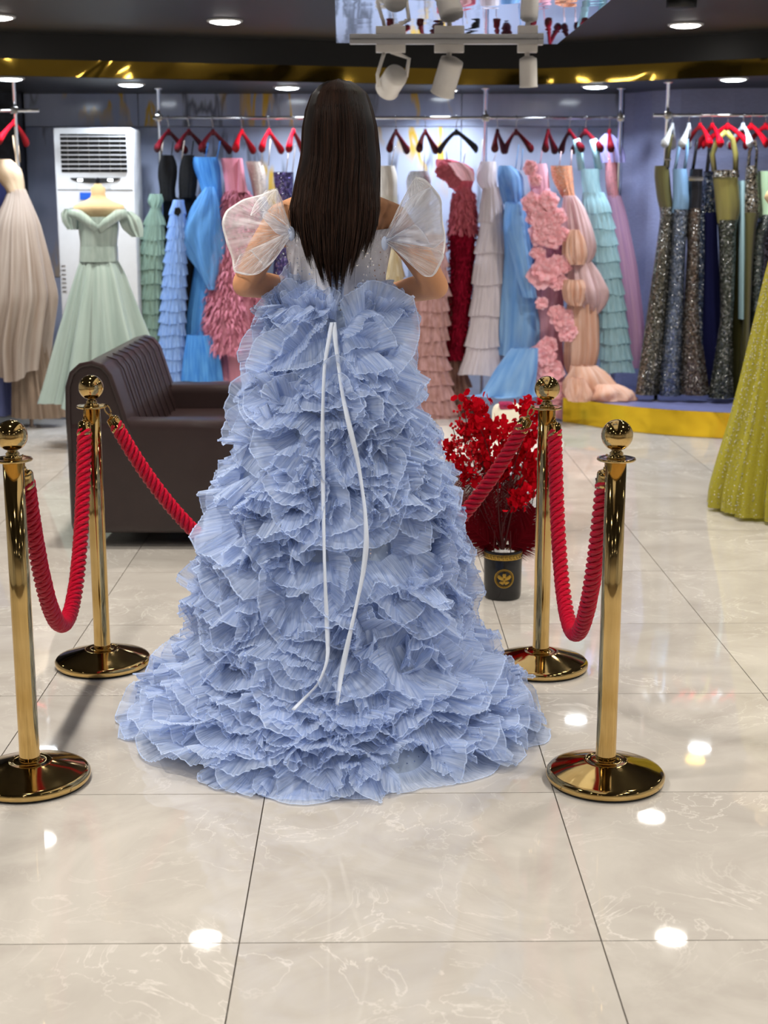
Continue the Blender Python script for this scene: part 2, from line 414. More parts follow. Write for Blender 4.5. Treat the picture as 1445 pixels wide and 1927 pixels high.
pl = tag(mk('display_platform', V, F, m_plat, None, uv=np.array(V)[:, :2], smooth=False), 'low blue-grey display platform with a curved polished gold front under the racks', 'platform')
V = []
for x, y in zip(px, py): V += [(x, y, .001), (x, y, PH+.004), (x, y+.011, PH+.004), (x, y+.011, .001)]
o = mk('gold_front', V, F, m_goldp, pl, uv=np.array(V)[:, :2], smooth=True, label='polished gold front strip')
o.data.set_sharp_from_angle(angle=R(40))

# ------------------------------------------------------------------ ceiling lamps
m_ring = pbr('lamp_ring', (.75, .75, .76), .3)
m_lampw = emit('lamp_face_warm', (1, .96, .9), 24); m_lampc = emit('lamp_face_cool', (.86, .94, 1), 20)
def downlight(p, r, z, label, cool, power, group=None):
    t = thing('ceiling_downlight', label, 'ceiling light', (p[0], p[1], z), group)
    lathe('rim', [(r*.82, -.012), (r, -.010), (r*1.04, -.001), (r*.8, -.001)], (p[0], p[1], z), m_ring, t, 24)
    lathe('diffuser', [(r*.84, -.012), (r*.6, -.019), (.01, -.021)], (p[0], p[1], z), m_lampc if cool else m_lampw, t, 24)
    l = bpy.data.lights.new('lamp', 'AREA'); l.shape = 'DISK'; l.size = r*1.5; l.energy = power; l.spread = R(140)
    l.color = (.8, .9, 1) if cool else (1, .93, .82)
    lo = bpy.data.objects.new('lamp_light', l); COL.objects.link(lo); lo.parent = t; lo.location = (0, 0, -.024); lo.visible_glossy = False; lo.visible_camera = False
    return t
vis = [((423, 38), 'round recessed downlight in the black ceiling above the air conditioner', False),
       ((1290, 45), 'round recessed downlight in the black ceiling right of the mirror panel', False),
       ((-6, 30), 'ceiling downlight cut by the left edge of the picture', False)]
for (x, y), lb, c in vis: downlight(UZ(x, y, CEIL), .105, CEIL, lb, c, LP_MAIN)
sof = [((15, 145), 'soffit lamp at the far left, over the champagne gown'), ((246, 157), 'soffit lamp above the air conditioner'),
       ((540, 163), 'soffit lamp left of the woman\'s hair'), ((838, 168), 'soffit lamp behind the middle track spotlight'),
       ((1120, 161), 'soffit lamp above the aqua and mauve gowns'), ((1380, 147), 'soffit lamp above the right-hand rack')]
for (x, y), lb in sof:
    p = UZ(x, y, SOFF); p.y = max(p.y, fasY(p.x)+.14); downlight(p, .095, SOFF, lb, True, LP_RACK)
for k, y in enumerate((7.35, 6.0, 4.6, 3.2, 1.6, -.4, -2.4)):  # back lamps mirrored in the floor; the rest added unseen to light the room
    for x in (-3.6, -1.02, 1.64, 3.9):
        if abs(x) < 3 or k % 2 == 0:
            downlight((x, y), .105, CEIL, 'ceiling downlight of the grid in front of the mirror panel, mostly added out of view', False, LP_MAIN*(1.15 if y < 3.5 else 1), 'downlights over the salesroom')
# dome camera
p = UZ(351, 72, CEIL); t = thing('dome_camera', 'small grey dome on the black ceiling near the gold fascia', 'ceiling dome', tuple(p))
lathe('mount', [(.06, -.018), (.062, -.002), (.03, 0)], p, m_steel, t, 24)
lathe('dome', [(.003, -.07), (.03, -.062), (.047, -.04), (.052, -.018)], p, pbr('dome_glass', (.25, .25, .27), .08, coat=1), t, 24)
# dark ventilation pipe end at the top right
p = U(1290, -6, 7.8); t = thing('ceiling_speaker', 'dark cylindrical ceiling fitting at the top right edge', 'ceiling fitting', (p.x, 7.9, CEIL))
lathe('housing', [(.07, -.055), (.08, -.05), (.08, -.001), (.05, 0)], (p.x, 7.9, CEIL), m_black, t, 24)

# mirror panel and track
MZ = 2.33
q = [UZ(633, 81, MZ), UZ(1048, 83, MZ), UZ(1150, 0, MZ), UZ(1290, -110, MZ), UZ(1290, -900, MZ), UZ(600, -900, MZ)]
cx0 = sum(v.x for v in q)/6; cy0 = sum(v.y for v in q)/6
t = thing('ceiling_mirror_panel', 'large polygonal mirror panel hung under the black ceiling', 'mirror', (cx0, cy0, CEIL))
V = [(v.x, v.y, z) for z in (MZ, MZ+.02) for v in q]
mk('mirror', V, [list(range(6))[::-1], list(range(6, 12))]+[[i, (i+1) % 6, (i+1) % 6+6, i+6] for i in range(6)], m_mirror, t, uv=np.array(V)[:, :2], smooth=False)
V = [(cx0+(v.x-cx0)*.93, cy0+(v.y-cy0)*.97, z) for z in (MZ+.02, CEIL) for v in q]
mk('carcass', V, [list(range(6))[::-1], list(range(6, 12))]+[[i, (i+1) % 6, (i+1) % 6+6, i+6] for i in range(6)], m_black, t, uv=np.array(V)[:, :2], smooth=False)
TY = 7.45
a = U(658, 83, TY); b = U(1012, 84, TY); tz = MZ-.022
tr = thing('lighting_track', 'white track rail under the mirror panel edge', 'light track', (a.x, TY, MZ))
box('rail', ((a.x+b.x)/2, TY, MZ-.0125), (b.x-a.x, .045, .024), m_white, tr, bevel=.004)
box('end_cap', (b.x+.012, TY, MZ-.014), (.03, .05, .028), m_white, tr, bevel=.004)
m_spot = pbr('spot_white', (.93, .90, .87), .4, noise=.02)
for (hx, bx, by, tilt, ln, lb) in ((735, 738, 153, (R(62), R(20), R(12)), .15, 'white cylindrical track spotlight pointing left, on a curved yoke'),
                                   (845, 842, 143, (R(22), R(16), 0), .19, 'middle white cylindrical track spotlight leaning left'),
                                   (992, 994, 135, (R(8), R(-3), 0), .15, 'small white track spotlight at the right end of the track')):
    h = U(hx, 96, TY); c = U(bx, by, TY)
    s = thing('track_spotlight', lb, 'spotlight', (h.x, TY, MZ-.024))
    box('adapter', (h.x, TY, MZ-.045), (.15 if hx != 992 else .1, .04, .04), m_spot, s, bevel=.004)
    M = np.array(Euler(tilt).to_matrix())
    prof = [(.03, ln/2), (.058, ln/2-.012), (.06, ln/2-.03), (.06, -ln/2+.01), (.064, -ln/2), (.052, -ln/2), (.05, -ln/2+.03), (.005, -ln/2+.034)]
    if hx == 992: prof = [(r*.75, z) for r, z in prof]
    V, F = latheVF(prof, seg=28); V = V@M.T+np.array(c)
    mk('lamp_body', V, F, m_spot, s, uv=V[:, :2])
    if hx == 735:
        tube('yoke', [(h.x-.03, TY, MZ-.06), (h.x-.04, TY-.03, MZ-.09), (c.x-.075, TY-.02, c.z+.03), (c.x-.07, TY-.02, c.z-.03)], .01, m_spot, s)
        tube('yoke', [(h.x+.0, TY, MZ-.06), (h.x+.05, TY+.01, MZ-.075), (c.x+.085, TY-.0, c.z+.11), (c.x+.07, TY+.0, c.z+.02)], .01, m_spot, s)
    else: tube('stem', [(h.x, TY, MZ-.06), (h.x, TY, MZ-.1), (c.x, TY, c.z+ln*.3)], .013, m_spot, s)

# ------------------------------------------------------------------ gold posts and ropes
def brass():
    m, nt, out = newmat('polished_brass'); g = N(nt); tc = g.n('TexCoord')
    nz = g.n('TexNoise', i_Scale=6.0, i_Detail=3.0); g.l(tc.outputs['Object'], nz.inputs['Vector'])
    p = g.n('BsdfPrincipled', i_Metallic=1.0); g.l(g.ramp(nz.outputs[0], [(.3, srgb(196, 162, 98)), (.7, srgb(222, 192, 132))]), p.inputs['Base Color'])
    g.l(g.ramp(nz.outputs[0], [(.3, (.05,)*3), (.75, (.13,)*3)]), p.inputs['Roughness']); g.l(p.outputs[0], out.inputs[0]); return m
m_brass = brass()
m_rubber = pbr('rubber', (.02, .02, .02), .7)
RIM, BALL, PLATE = .155, .935, .873
def stanchion(x, y, label, lean=0.0):
    c = (x, y, 0); t = thing('rope_post', label, 'barrier post', c, None)
    lathe('foot_ring', [(RIM-.012, 0.0), (RIM-.006, 0.0), (RIM-.006, .006), (RIM-.012, .006)], c, m_rubber, t, 64)
    lathe('base', [(RIM-.004, .004), (RIM+.002, .010), (RIM+.003, .022), (RIM-.003, .029), (RIM-.012, .031), (.11, .043), (.06, .058), (.052, .060),
                   (.050, .0585), (.033, .062), (.0285, .064)], c, m_brass, t, 72)
    P = [(x, y, .063), (x, y, .3), (x, y, .6), (x, y, PLATE-.005)]
    lathe('pole', [(.0285, .062), (.0275, .075), (.0268, .1), (.0266, .5), (.0264, PLATE-.004)], c, m_brass, t, 40)
    lathe('ring_plate', [(.02, PLATE-.006), (.04, PLATE-.005), (.0475, PLATE-.003), (.0497, PLATE), (.048, PLATE+.004), (.043, PLATE+.003), (.03, PLATE+.0035), (.012, PLATE+.004)], c, m_brass, t, 48)
    s = [(.024, PLATE+.003), (.023, PLATE+.008), (.0165, PLATE+.012), (.018, PLATE+.016), (.0125, PLATE+.022), (.0115, PLATE+.028), (.0155, PLATE+.033), (.0165, PLATE+.036)]
    r = .0402
    for k in range(14):
        a = -PI/2+.42+(PI-.42)*k/13; s.append((max(.0008, r*math.cos(a)), BALL+r*math.sin(a)))
    lathe('finial', s, c, m_brass, t, 40)
    return t
posts = {'fl': (-.944, 3.53), 'fr': (.592, 3.537), 'bl': (-.942, 4.51), 'br': (.521, 4.48)}
stanchion(*posts['fl'], 'front left gold rope post, cut by the left edge of the picture')
stanchion(*posts['fr'], 'front right gold rope post, its base nearest the ruffled train')
stanchion(*posts['bl'], 'rear left gold rope post in front of the brown sofa')
stanchion(*posts['br'], 'rear right gold rope post beside the red potted arrangement')
def ropemat():
    m, nt, out = newmat('crimson_rope'); g = N(nt); tc = g.n('TexCoord')
    wv = g.n('TexWave', i_Scale=1.0); wv.bands_direction = 'DIAGONAL'; mp = g.n('Mapping'); mp.inputs['Scale'].default_value = (8, 60, 1)
    g.l(tc.outputs['UV'], mp.inputs[0]); g.l(mp.outputs[0], wv.inputs['Vector'])
    p = g.n('BsdfPrincipled', i_Roughness=.5); 
    g.l(g.ramp(wv.outputs[0], [(.2, srgb(140, 4, 28)), (.8, srgb(206, 14, 52))]), p.inputs['Base Color']); g.l(p.outputs[0], out.inputs[0]); return m
m_rope = ropemat()
def catenary(p0, p1, sag, n):
    """hanging curve between two points, sag below the lower end"""
    p0, p1 = Vector(p0), Vector(p1); L = ((p1-p0).to_2d()).length; lo, hi = .02, 20
    for _ in range(60):
        a = (lo+hi)/2
        if a*(math.cosh(L/2/a)-1) > sag: lo = a
        else: hi = a
    a = (lo+hi)/2; out = []
    s = np.linspace(0, 1, 1200); xx = (s-.5)*L; zz = a*(np.cosh(xx/a)-np.cosh(L/2/a))
    P = np.stack([p0.x+(p1.x-p0.x)*s, p0.y+(p1.y-p0.y)*s, p0.z+(p1.z-p0.z)*s+zz], 1)
    d = np.concatenate([[0], np.cumsum(np.linalg.norm(np.diff(P, axis=0), axis=1))])
    q = np.linspace(0, d[-1], n); return np.stack([np.interp(q, d, P[:, k]) for k in range(3)], 1), d[-1]
def rope(A, B, sag, label, bend=None):
    """A, B: hook points on the ring plates"""
    P, Ln = catenary(A, B, sag, 420)
    if bend is not None: P = bend(P)
    t = thing('barrier_rope', label, 'rope', (float(P[210, 0]), float(P[210, 1]), float(P[210, 2]-.02)))
    T = np.gradient(P, axis=0); T /= np.linalg.norm(T, axis=1)[:, None]
    Nn = np.cross(T, np.array([[0, 0, 1.]])); 
    # side vector that stays level
    side = np.array([-(B[1]-A[1]), B[0]-A[0], 0]); side = side/np.linalg.norm(side)
    Nn = side-T*(T@side)[:, None]; Nn /= np.linalg.norm(Nn, axis=1)[:, None]; Bn = np.cross(T, Nn)
    i0 = int(.078/Ln*420); i1 = 419-i0
    idx = np.arange(i0-2, i1+3); s = np.linspace(0, Ln, 420)[idx]; p = P[idx]; n_ = Nn[idx]; b_ = Bn[idx]
    acc = Acc(); K = 4; Y = 4
    tw = 2*PI/.085
    for k in range(K):
        ph = s*tw+k*2*PI/K; c = p+.0135*(np.cos(ph)[:, None]*n_+np.sin(ph)[:, None]*b_)
        for y in range(Y):
            p2 = s*tw*2.6+y*2*PI/Y
            q = c+.0066*(np.cos(p2)[:, None]*n_+np.sin(p2)[:, None]*b_)
            V, F = tubeVF(q[::1], .0050, 5, cap=False)
            uv = np.stack([np.repeat(s, 5)*1.0, np.tile(np.arange(5)/5, len(s))], 1); acc.add(V, np.array(F), uv)
    acc.mk('braid', m_rope, t)
    V, F = tubeVF(p[::4], .012, 8); mk('core', V, F, m_rope, t, uv=V[:, :2])
    for e in (0, 1):
        i = i0 if e == 0 else i1; j = int(.045/Ln*420) if e == 0 else 419-int(.045/Ln*420); h = 0 if e == 0 else 419
        a, b, c = P[i], P[j], P[h]; u = (b-a)/np.linalg.norm(b-a)
        V, F = tubeVF([a-u*.012, a+u*.0, a+u*.001, b-u*.006, b-u*.002, b+u*.004], [.0225, .0225, .021, .021, .0195, .009], 20)
        fe = mk('ferrule', V, F, m_brass, t, uv=V[:, :2])
        V, F = tubeVF([b, b+u*.012, b+u*.014], [.006, .006, .004], 12); mk('swivel', V, F, m_brass, fe, uv=V[:, :2])
        ax = np.array([u[0], u[1], u[2]]); out = side
        q = []
        top = c; mid = b+u*.012; Lh = np.linalg.norm(top-mid)+.004; w = np.cross(u, out)
        for k in range(15):
            a_ = 2*PI*k/16*1.02-PI/2; q.append(mid+u*(Lh/2+Lh/2*math.sin(a_))+w*.0085*math.cos(a_))
        V, F = tubeVF(q, .0026, 8); mk('hook', V, F, m_brass, t, uv=V[:, :2])
def hookpt(k, dx, dy):
    x, y = posts[k]; L = math.hypot(dx, dy); return (x+dx/L*.044, y+dy/L*.044, PLATE+.001)
rope(hookpt('bl', -.35, -1), hookpt('fl', .35, 1), .575, 'crimson braided rope hanging between the two left posts')
rope(hookpt('br', .5, -1), hookpt('fr', -.45, 1), .60, 'crimson braided rope hanging between the two right posts')
rope(hookpt('bl', 1, .1), hookpt('br', -1, .1), .62, 'crimson braided rope running behind the blue gown between the rear posts',
     bend=lambda P: P+np.stack([np.zeros(len(P)), .03*np.sin(np.linspace(0, PI, len(P))), np.zeros(len(P))], 1))

# ------------------------------------------------------------------ the woman
CX, CY = -.137, 4.12
woman = thing('person', 'dark-haired woman seen from behind in a pale blue ruffled tulle ball gown', 'person', (CX, CY, 0))
m_skin = pbr('skin', srgb(206, 150, 112), .5, noise=.04, nscale=8)
m_skin.node_tree.nodes['Principled BSDF'].inputs['Subsurface Weight'].default_value = .08
m_skin.node_tree.nodes['Principled BSDF'].inputs['Subsurface Radius'].default_value = (.01, .004, .002)
def build_body():
    A = Acc()
    def limb(pts, n=4):
        pts = [(*p[:3], p[3]) for p in pts]; P = []; r = []
        for a, b in zip(pts[:-1], pts[1:]):
            for k in range(n):
                f = k/n; P.append([a[i]+(b[i]-a[i])*f for i in range(3)]); r.append(a[3]+(b[3]-a[3])*f)
        P.append(pts[-1][:3]); r.append(pts[-1][3]); V, F = tubeVF(P, r, 14); A.add(V, F)
        for p in pts: v, f = ell(p[:3], (p[3]*.99,)*3, 14, 9); A.add(v, f)
    def rings(rs):                       # torso: z, rx, ry, dy
        seg = 28; a = np.arange(seg)*2*PI/seg; V = []
        for z, rx, ry, dx, dy in rs: V.append(np.stack([CX+dx+rx*np.cos(a), CY+dy+ry*np.sin(a), np.full(seg, z)], 1))
        V = np.concatenate(V); F = gridF_r(len(rs), seg); A.add(V, F)
    def gridF_r(n, seg):
        F = [[i*seg+j, i*seg+(j+1) % seg, (i+1)*seg+(j+1) % seg, (i+1)*seg+j] for i in range(n-1) for j in range(seg)]
        F.append(list(range(seg))[::-1]); F.append([(n-1)*seg+j for j in range(seg)]); return F
    rings([(.92, .10, .08, 0, 0), (.97, .158, .108, 0, 0), (1.05, .165, .115, 0, 0), (1.14, .14, .1, 0, 0), (1.23, .118, .088, 0, 0), (1.30, .122, .09, 0, 0),
           (1.37, .136, .1, 0, 0), (1.43, .15, .102, 0, 0), (1.475, .155, .09, 0, .0), (1.51, .13, .072, 0, .0), (1.535, .085, .058, 0, .0), (1.56, .055, .05, 0, .0)])
    limb([(CX, CY+.0, 1.53, .052), (CX, CY+.0, 1.60, .047), (CX, CY-.0, 1.66, .05)])
    v, f = ell((CX, CY-.012, 1.745), (.072, .092, .088), 24, 16); A.add(v, f)
    v, f = ell((CX, CY+.022, 1.69), (.058, .068, .07), 24, 16); A.add(v, f)
    v, f = ell((CX, CY+.09, 1.705), (.011, .02, .02), 10, 8); A.add(v, f)       # nose (faces away)
    v, f = ell((CX, CY+.083, 1.672), (.02, .01, .007), 10, 8); A.add(v, f)      # mouth
    v, f = ell((CX, CY+.078, 1.643), (.02, .016, .014), 10, 8); A.add(v, f)     # chin
    for s in (-1, 1):
        v, f = ell((CX+s*.072, CY+.005, 1.705), (.008, .016, .028), 10, 8); A.add(v, f)   # ears
        v, f = ell((CX+s*.028, CY+.08, 1.725), (.012, .009, .006), 10, 8); A.add(v, f)    # closed lids
    # arms: hands rest on the front of the waist
    for s, sh, el, wr, hd in ((-1, (-.292, CY, 1.465), (-.402, CY-.005, 1.283), (-.245, CY+.125, 1.262), (-.185, CY+.155, 1.255)),
                              (1, (.022, CY, 1.465), (.150, CY-.005, 1.277), (.004, CY+.125, 1.248), (-.052, CY+.155, 1.245))):
        limb([(CX+s*.10, CY, 1.49, .048), (*sh, .050), ((sh[0]+el[0])/2+s*.006, (sh[1]+el[1])/2-.008, (sh[2]+el[2])/2, .044), (*el, .0375)])
        fm = [(el[i]*.6+wr[i]*.4) for i in range(3)]
        limb([(*el, .037), (fm[0], fm[1], fm[2]+.002, .0385), (*wr, .0245)])
        wv, hv = Vector(wr), Vector(hd); d = (hv-wv).normalized(); up = Vector((0, 0, 1))
        limb([(*wr, .024), *[(*(wv+d*.03+up*q), .017) for q in (-.016,)], (*(wv+d*.075-up*.02), .014)])
        limb([(*wr, .022), (*(wv+d*.03+up*.012), .017), (*(wv+d*.075+up*.02), .014)])
        limb([(*(wv+d*.04), .018), (*(wv+d*.078), .016)])
        for k, (q, ln) in enumerate(((-.03, .062), (-.01, .074), (.01, .078), (.03, .070))):
            b = wv+d*.078+up*q; inn = Vector((-s*.25, -.35, 0)) if s > 0 else Vector((.25, -.35, 0))
            m1 = b+d*ln*.5+inn*.012; m2 = b+d*ln+inn*.045
            limb([(*b, .0095), (*m1, .0088), (*m2, .0072)], 2)
        tb = wv+d*.03+up*.025
        limb([(*tb, .012), (*(tb+d*.03+up*.025), .0105), (*(tb+d*.06+up*.035), .008)], 2)
    for s in (-1, 1):
        x = CX+s*.085
        limb([(x, CY, .95, .085), (x, CY, .75, .072), (x+.0, CY+.01, .54, .05), (x, CY-.005, .42, .052), (x, CY-.01, .15, .032)])
        limb([(x, CY-.01, .14, .033), (x, CY+.04, .09, .032), (x, CY+.12, .03, .026), (x, CY+.165, .022, .018)])
    tmp = A.mk('body_raw', None)
    md = tmp.modifiers.new('r', 'REMESH'); md.mode = 'VOXEL'; md.voxel_size = .0058; md.use_smooth_shade = True
    m2 = tmp.modifiers.new('s', 'SMOOTH'); m2.factor = .5; m2.iterations = 5
    dg = bpy.context.evaluated_depsgraph_get(); me = bpy.data.meshes.new_from_object(tmp.evaluated_get(dg))
    bpy.data.objects.remove(tmp); me.name = 'body'; me.transform(Matrix.Translation(-Vector((CX, CY, 0))))
    me.materials.clear(); o = link('body', me, m_skin, woman)
    me.polygons.foreach_set('use_smooth', np.ones(len(me.polygons), dtype=bool)); return o
body = build_body()

# hair
def hairmat():
    m, nt, out = newmat('dark_brown_hair'); g = N(nt); tc = g.n('TexCoord')
    mp = g.n('Mapping'); mp.inputs['Scale'].default_value = (60, 1.5, 1); g.l(tc.outputs['UV'], mp.inputs[0])
    nz = g.n('TexNoise', i_Scale=1.0, i_Detail=1.0); g.l(mp.outputs[0], nz.inputs['Vector'])
    p = g.n('BsdfPrincipled', i_Roughness=.42); p.inputs['Specular IOR Level'].default_value = .5
    g.l(g.ramp(nz.outputs[0], [(.35, srgb(20, 13, 11)), (.72, srgb(66, 44, 34))]), p.inputs['Base Color']); g.l(p.outputs[0], out.inputs[0]); return m
m_hair = hairmat()
HZ = [1.853, 1.848, 1.835, 1.815, 1.772, 1.72, 1.64, 1.565, 1.49, 1.44, 1.385, 1.33, 1.28, 1.255]
HW = [.010, .036, .062, .081, .096, .107, .113, .119, .124, .118, .104, .082, .058, .046]
HC = [-.127, -.127, -.127, -.127, -.127, -.126, -.125, -.132, -.137, -.137, -.139, -.140, -.137, -.135]
HB = [CY-.01, CY-.035, CY-.065, CY-.09, CY-.115, CY-.124, CY-.125, CY-.13, CY-.137, CY-.14, CY-.142, CY-.145, CY-.148, CY-.15]   # back surface
hz = lambda z, A: np.interp(-z, [-q for q in HZ], A)
def hair_pt(s, z, lay):
    w = hz(z, HW); back = hz(z, HB); dep = np.where(z > 1.66, .19, np.interp(z, [1.25, 1.5, 1.66], [.02, .035, .19]))
    x = hz(z, HC)+s*w*(1-.03*lay); y = back+dep*(1-np.sqrt(np.clip(1-s*s*.985, 0, 1)))*.9+lay*.012
    return x, y
acc = Acc(); HUV = []; ns = 3000; seg = 3; npt = 24
allV = []
for i in range(ns):
    s = rng.uniform(-1, 1); s = math.copysign(abs(s)**.9, s); lay = rng.random()**1.5
    zend = 1.256+.05*(.5+.5*math.sin(round(s*19)*5.1))+rng.uniform(0, .05)+.13*abs(s)**2.2+(rng.uniform(0, .22) if rng.random() < .25 else 0)
    zst = 1.853-.01*abs(s)-.003*lay
    tt = np.linspace(0, 1, npt); z = zst+(zend-zst)*tt**1.15
    nc = 19; cl = round(s*nc)/nc+.35/nc*math.sin(round(s*nc)*7.3); k = np.clip((1.50-z)/.20, 0, 1)
    ss = s*(1-k*.72)+cl*k*.72+.03*np.sin(z*rng.uniform(9, 15)+rng.uniform(0, 6))*(tt)
    stray = 0.0
    if rng.random() < .02: stray = rng.uniform(-.25, .25)
    ss = np.clip(ss+stray*tt**2, -1.25, 1.25)
    x, y = hair_pt(np.clip(ss, -1, 1), z, lay); x = x+(ss-np.clip(ss, -1, 1))*.1
    y = y+.010*np.sin(round(s*19)*2.7)*k-.004*(1-lay)+.002*np.sin(s*160)*np.clip((1.8-z)/.1, 0, 1)
    r = .0013*np.minimum(1, (1-tt)*5+.12)
    P = np.stack([x, y, z], 1); a = np.arange(seg)*2*PI/seg
    HUV.append(np.stack([np.full(npt*seg, rng.random()), np.repeat(tt, seg)], 1)); allV.append((P[:, None, :]+r[:, None, None]*np.stack([np.cos(a), np.sin(a), 0*a], 1)[None]).reshape(-1, 3))
F1 = np.array([[i*seg+j, i*seg+(j+1) % seg, (i+1)*seg+(j+1) % seg, (i+1)*seg+j] for i in range(npt-1) for j in range(seg)])
VV = np.concatenate(allV); FF = (F1[None]+(np.arange(ns)*npt*seg)[:, None, None]).reshape(-1, 4)
# solid mass beneath the strands: closed shell down to the shoulder blades
zs = np.concatenate([np.linspace(1.847, 1.80, 8), np.linspace(1.785, 1.38, 20)]); sg = 26; V = []
for z in zs:
    w = float(hz(z, HW))*.95*(.97 if z > 1.50 else max(.5, .97-(1.50-z)*4)); b = float(hz(z, HB))+.009; c = float(hz(z, HC))
    dpt = .175 if z > 1.66 else float(np.interp(z, [1.3, 1.5, 1.66], [.012, .02, .175])); dpt *= 1 if z < 1.8 else max(.15, math.sqrt(max(0, 1-((z-1.8)/.052)**2)))
    a = np.arange(sg)*2*PI/sg; yb = b+dpt/2
    V.append(np.stack([c+w*np.cos(a)*np.abs(np.cos(a))**.1, yb+dpt/2*np.sin(a), np.full(sg, z)], 1))
V = np.concatenate(V); nz_ = len(zs)
F2 = [[i*sg+j, i*sg+(j+1) % sg, (i+1)*sg+(j+1) % sg, (i+1)*sg+j] for i in range(nz_-1) for j in range(sg)]
F2 = np.array(F2)+len(VV); cap = []
VV2 = np.vstack([VV, V, V[:sg].mean(0), V[-sg:].mean(0)]); c0 = len(VV)+len(V)
F3 = [[c0, len(VV)+(j+1) % sg, len(VV)+j, len(VV)+j] for j in range(sg)]
allF = np.concatenate([FF, F2]).tolist()+[f[:3] for f in F3]
allF += [[c0+1, len(VV)+(nz_-1)*sg+j, len(VV)+(nz_-1)*sg+(j+1) % sg] for j in range(sg)]
mk('hair', VV2, allF, m_hair, woman, uv=np.vstack([np.concatenate(HUV), np.tile([[.5, .5]], (len(VV2)-len(VV), 1))]), label='long straight dark brown hair hanging to the waist')

# ------------------------------------------------------------------ the gown
def pale_lace():
    m = cloth('bodice_lace', srgb(238, 238, 248), trans=.15, streak=.08, su=30, sv=8, sparkle=.05); return m
m_bod = pale_lace()
m_band = cloth('bodice_band', srgb(206, 220, 250), trans=.2, streak=.1, su=40, sv=3)
gown = lambda *a, **k: mk(*a, **k)
seg = 72; a = np.arange(seg+1)/seg*2*PI+PI/2; bz = np.linspace(1.165, 1.432, 28); V = []; uv = []
for z in bz:
    rx = float(np.interp(z, [1.165, 1.24, 1.30, 1.37, 1.43], [.146, .131, .134, .146, .156])); ry = float(np.interp(z, [1.165, 1.24, 1.30, 1.37, 1.43], [.136, .1, .102, .112, .112]))
    rr = 1+.012*np.sin(a*14+z*30)*np.sin(z*70+a*3)
    V.append(np.stack([CX+.006+rx*rr*np.cos(a), CY+ry*rr*np.sin(a), np.full(seg+1, z)+(.012*np.cos(a)**2 if z > 1.42 else 0)], 1)); uv.append(np.stack([a/6, np.full(seg+1, z*4)], 1))
V = np.stack(V, 1).reshape(-1, 3); uv = np.stack(uv, 1).reshape(-1, 2)
bod = mk('bodice', V, gridF(seg+1, len(bz)), m_bod, woman, uv=uv, label='pale glittering lace bodice with boned seams')
so = bod.modifiers.new('s', 'SOLIDIFY'); so.thickness = .002; so.offset = 1
def back(x, z, off=.004):            # point on the back of the bodice
    rx = float(np.interp(z, [1.165, 1.24, 1.30, 1.37, 1.43], [.146, .131, .134, .146, .156])); ry = float(np.interp(z, [1.165, 1.24, 1.30, 1.37, 1.43], [.136, .1, .102, .112, .112]))
    q = max(-.98, min(.98, (x-CX-.006)/rx)); return (x, CY-ry*math.sqrt(1-q*q)-off, z)
for x0 in (-.095, -.055, .055, .095):
    tube('boning', [back(CX+x0*(1+(z-1.3)*.8), z, .002) for z in np.linspace(1.21, 1.43, 14)], .0022, m_bod, bod, 6)
for s in (-1, 1):                    # eyelet bands and the crossed lace
    P = [back(CX+.004+s*(.012+(z-1.2)*.05), z, .004) for z in np.linspace(1.17, 1.41, 14)]
    tube('eyelet_band', P, .004, m_band, bod, 6)
for k in range(12):
    z = 1.168+k*.02; w = .014+(z-1.2)*.05
    tube('lacing', [back(CX+.004-w, z), back(CX+.004, z+.008, .009), back(CX+.004+w, z+.016)], .0022, m_band, bod, 6)
    tube('lacing', [back(CX+.004+w, z), back(CX+.004, z+.008, .007), back(CX+.004-w, z+.016)], .0022, m_band, bod, 6)

# skirt: profile z, half width, depth to the camera, depth away
PR = np.array([(1.228, .120, .096, .096), (1.20, .135, .112, .11), (1.11, .165, .150, .15), (.96, .188, .190, .17), (.80, .232, .236, .20), (.64, .280, .288, .22),
               (.48, .310, .338, .24), (.32, .332, .385, .25), (.20, .365, .44, .26), (.10, .445, .53, .27), (.04, .52, .59, .28), (.010, .54, .61, .28)])
dm = np.concatenate([[0], np.cumsum(np.hypot(np.diff(PR[:, 0]), np.diff((PR[:, 1]+PR[:, 2])/2)))]); MM = dm[-1]
CXS = lambda z: CX+.0+np.interp(z, [0, .3, .6, 1.25], [-.008, -.030, -.022, .002])
def S(th, m):
    z = np.interp(m, dm, PR[:, 0]); a_ = np.interp(m, dm, PR[:, 1]); f_ = np.interp(m, dm, PR[:, 2]); b_ = np.interp(m, dm, PR[:, 3])
    s_ = np.sin(th); c_ = np.cos(th); return np.stack([CXS(z)+a_*c_, CY-.02+np.where(s_ < 0, f_, b_)*s_, z+0*th], -1)
nu, nv = 144, 60
TH, MQ = np.meshgrid(np.linspace(0, 2*PI, nu+1)[:-1], np.linspace(0, MM, nv), indexing='ij')
P = S(TH, MQ); fold = .008*np.sin(TH*23+3*np.sin(TH*4))*np.clip(MQ*2, 0, 1); P[..., 0] += fold*np.cos(TH); P[..., 1] += fold*np.sin(TH)
m_lin = cloth('skirt_lining', srgb(176, 192, 218), trans=.1, streak=.12, su=50, sv=2, sparkle=.02)
skirt = mk('skirt', P.reshape(-1, 3), gridF(nu, nv, True), m_lin, woman, uv=np.stack([TH/6.28, MQ], -1).reshape(-1, 2), label='pale lining of the ruffled skirt')
m_tul = cloth('blue_tulle', srgb(217, 230, 254), trans=.45, alpha=.86, su=300, sv=1.0, col2=srgb(188, 210, 252), edge=True, fade=.36)
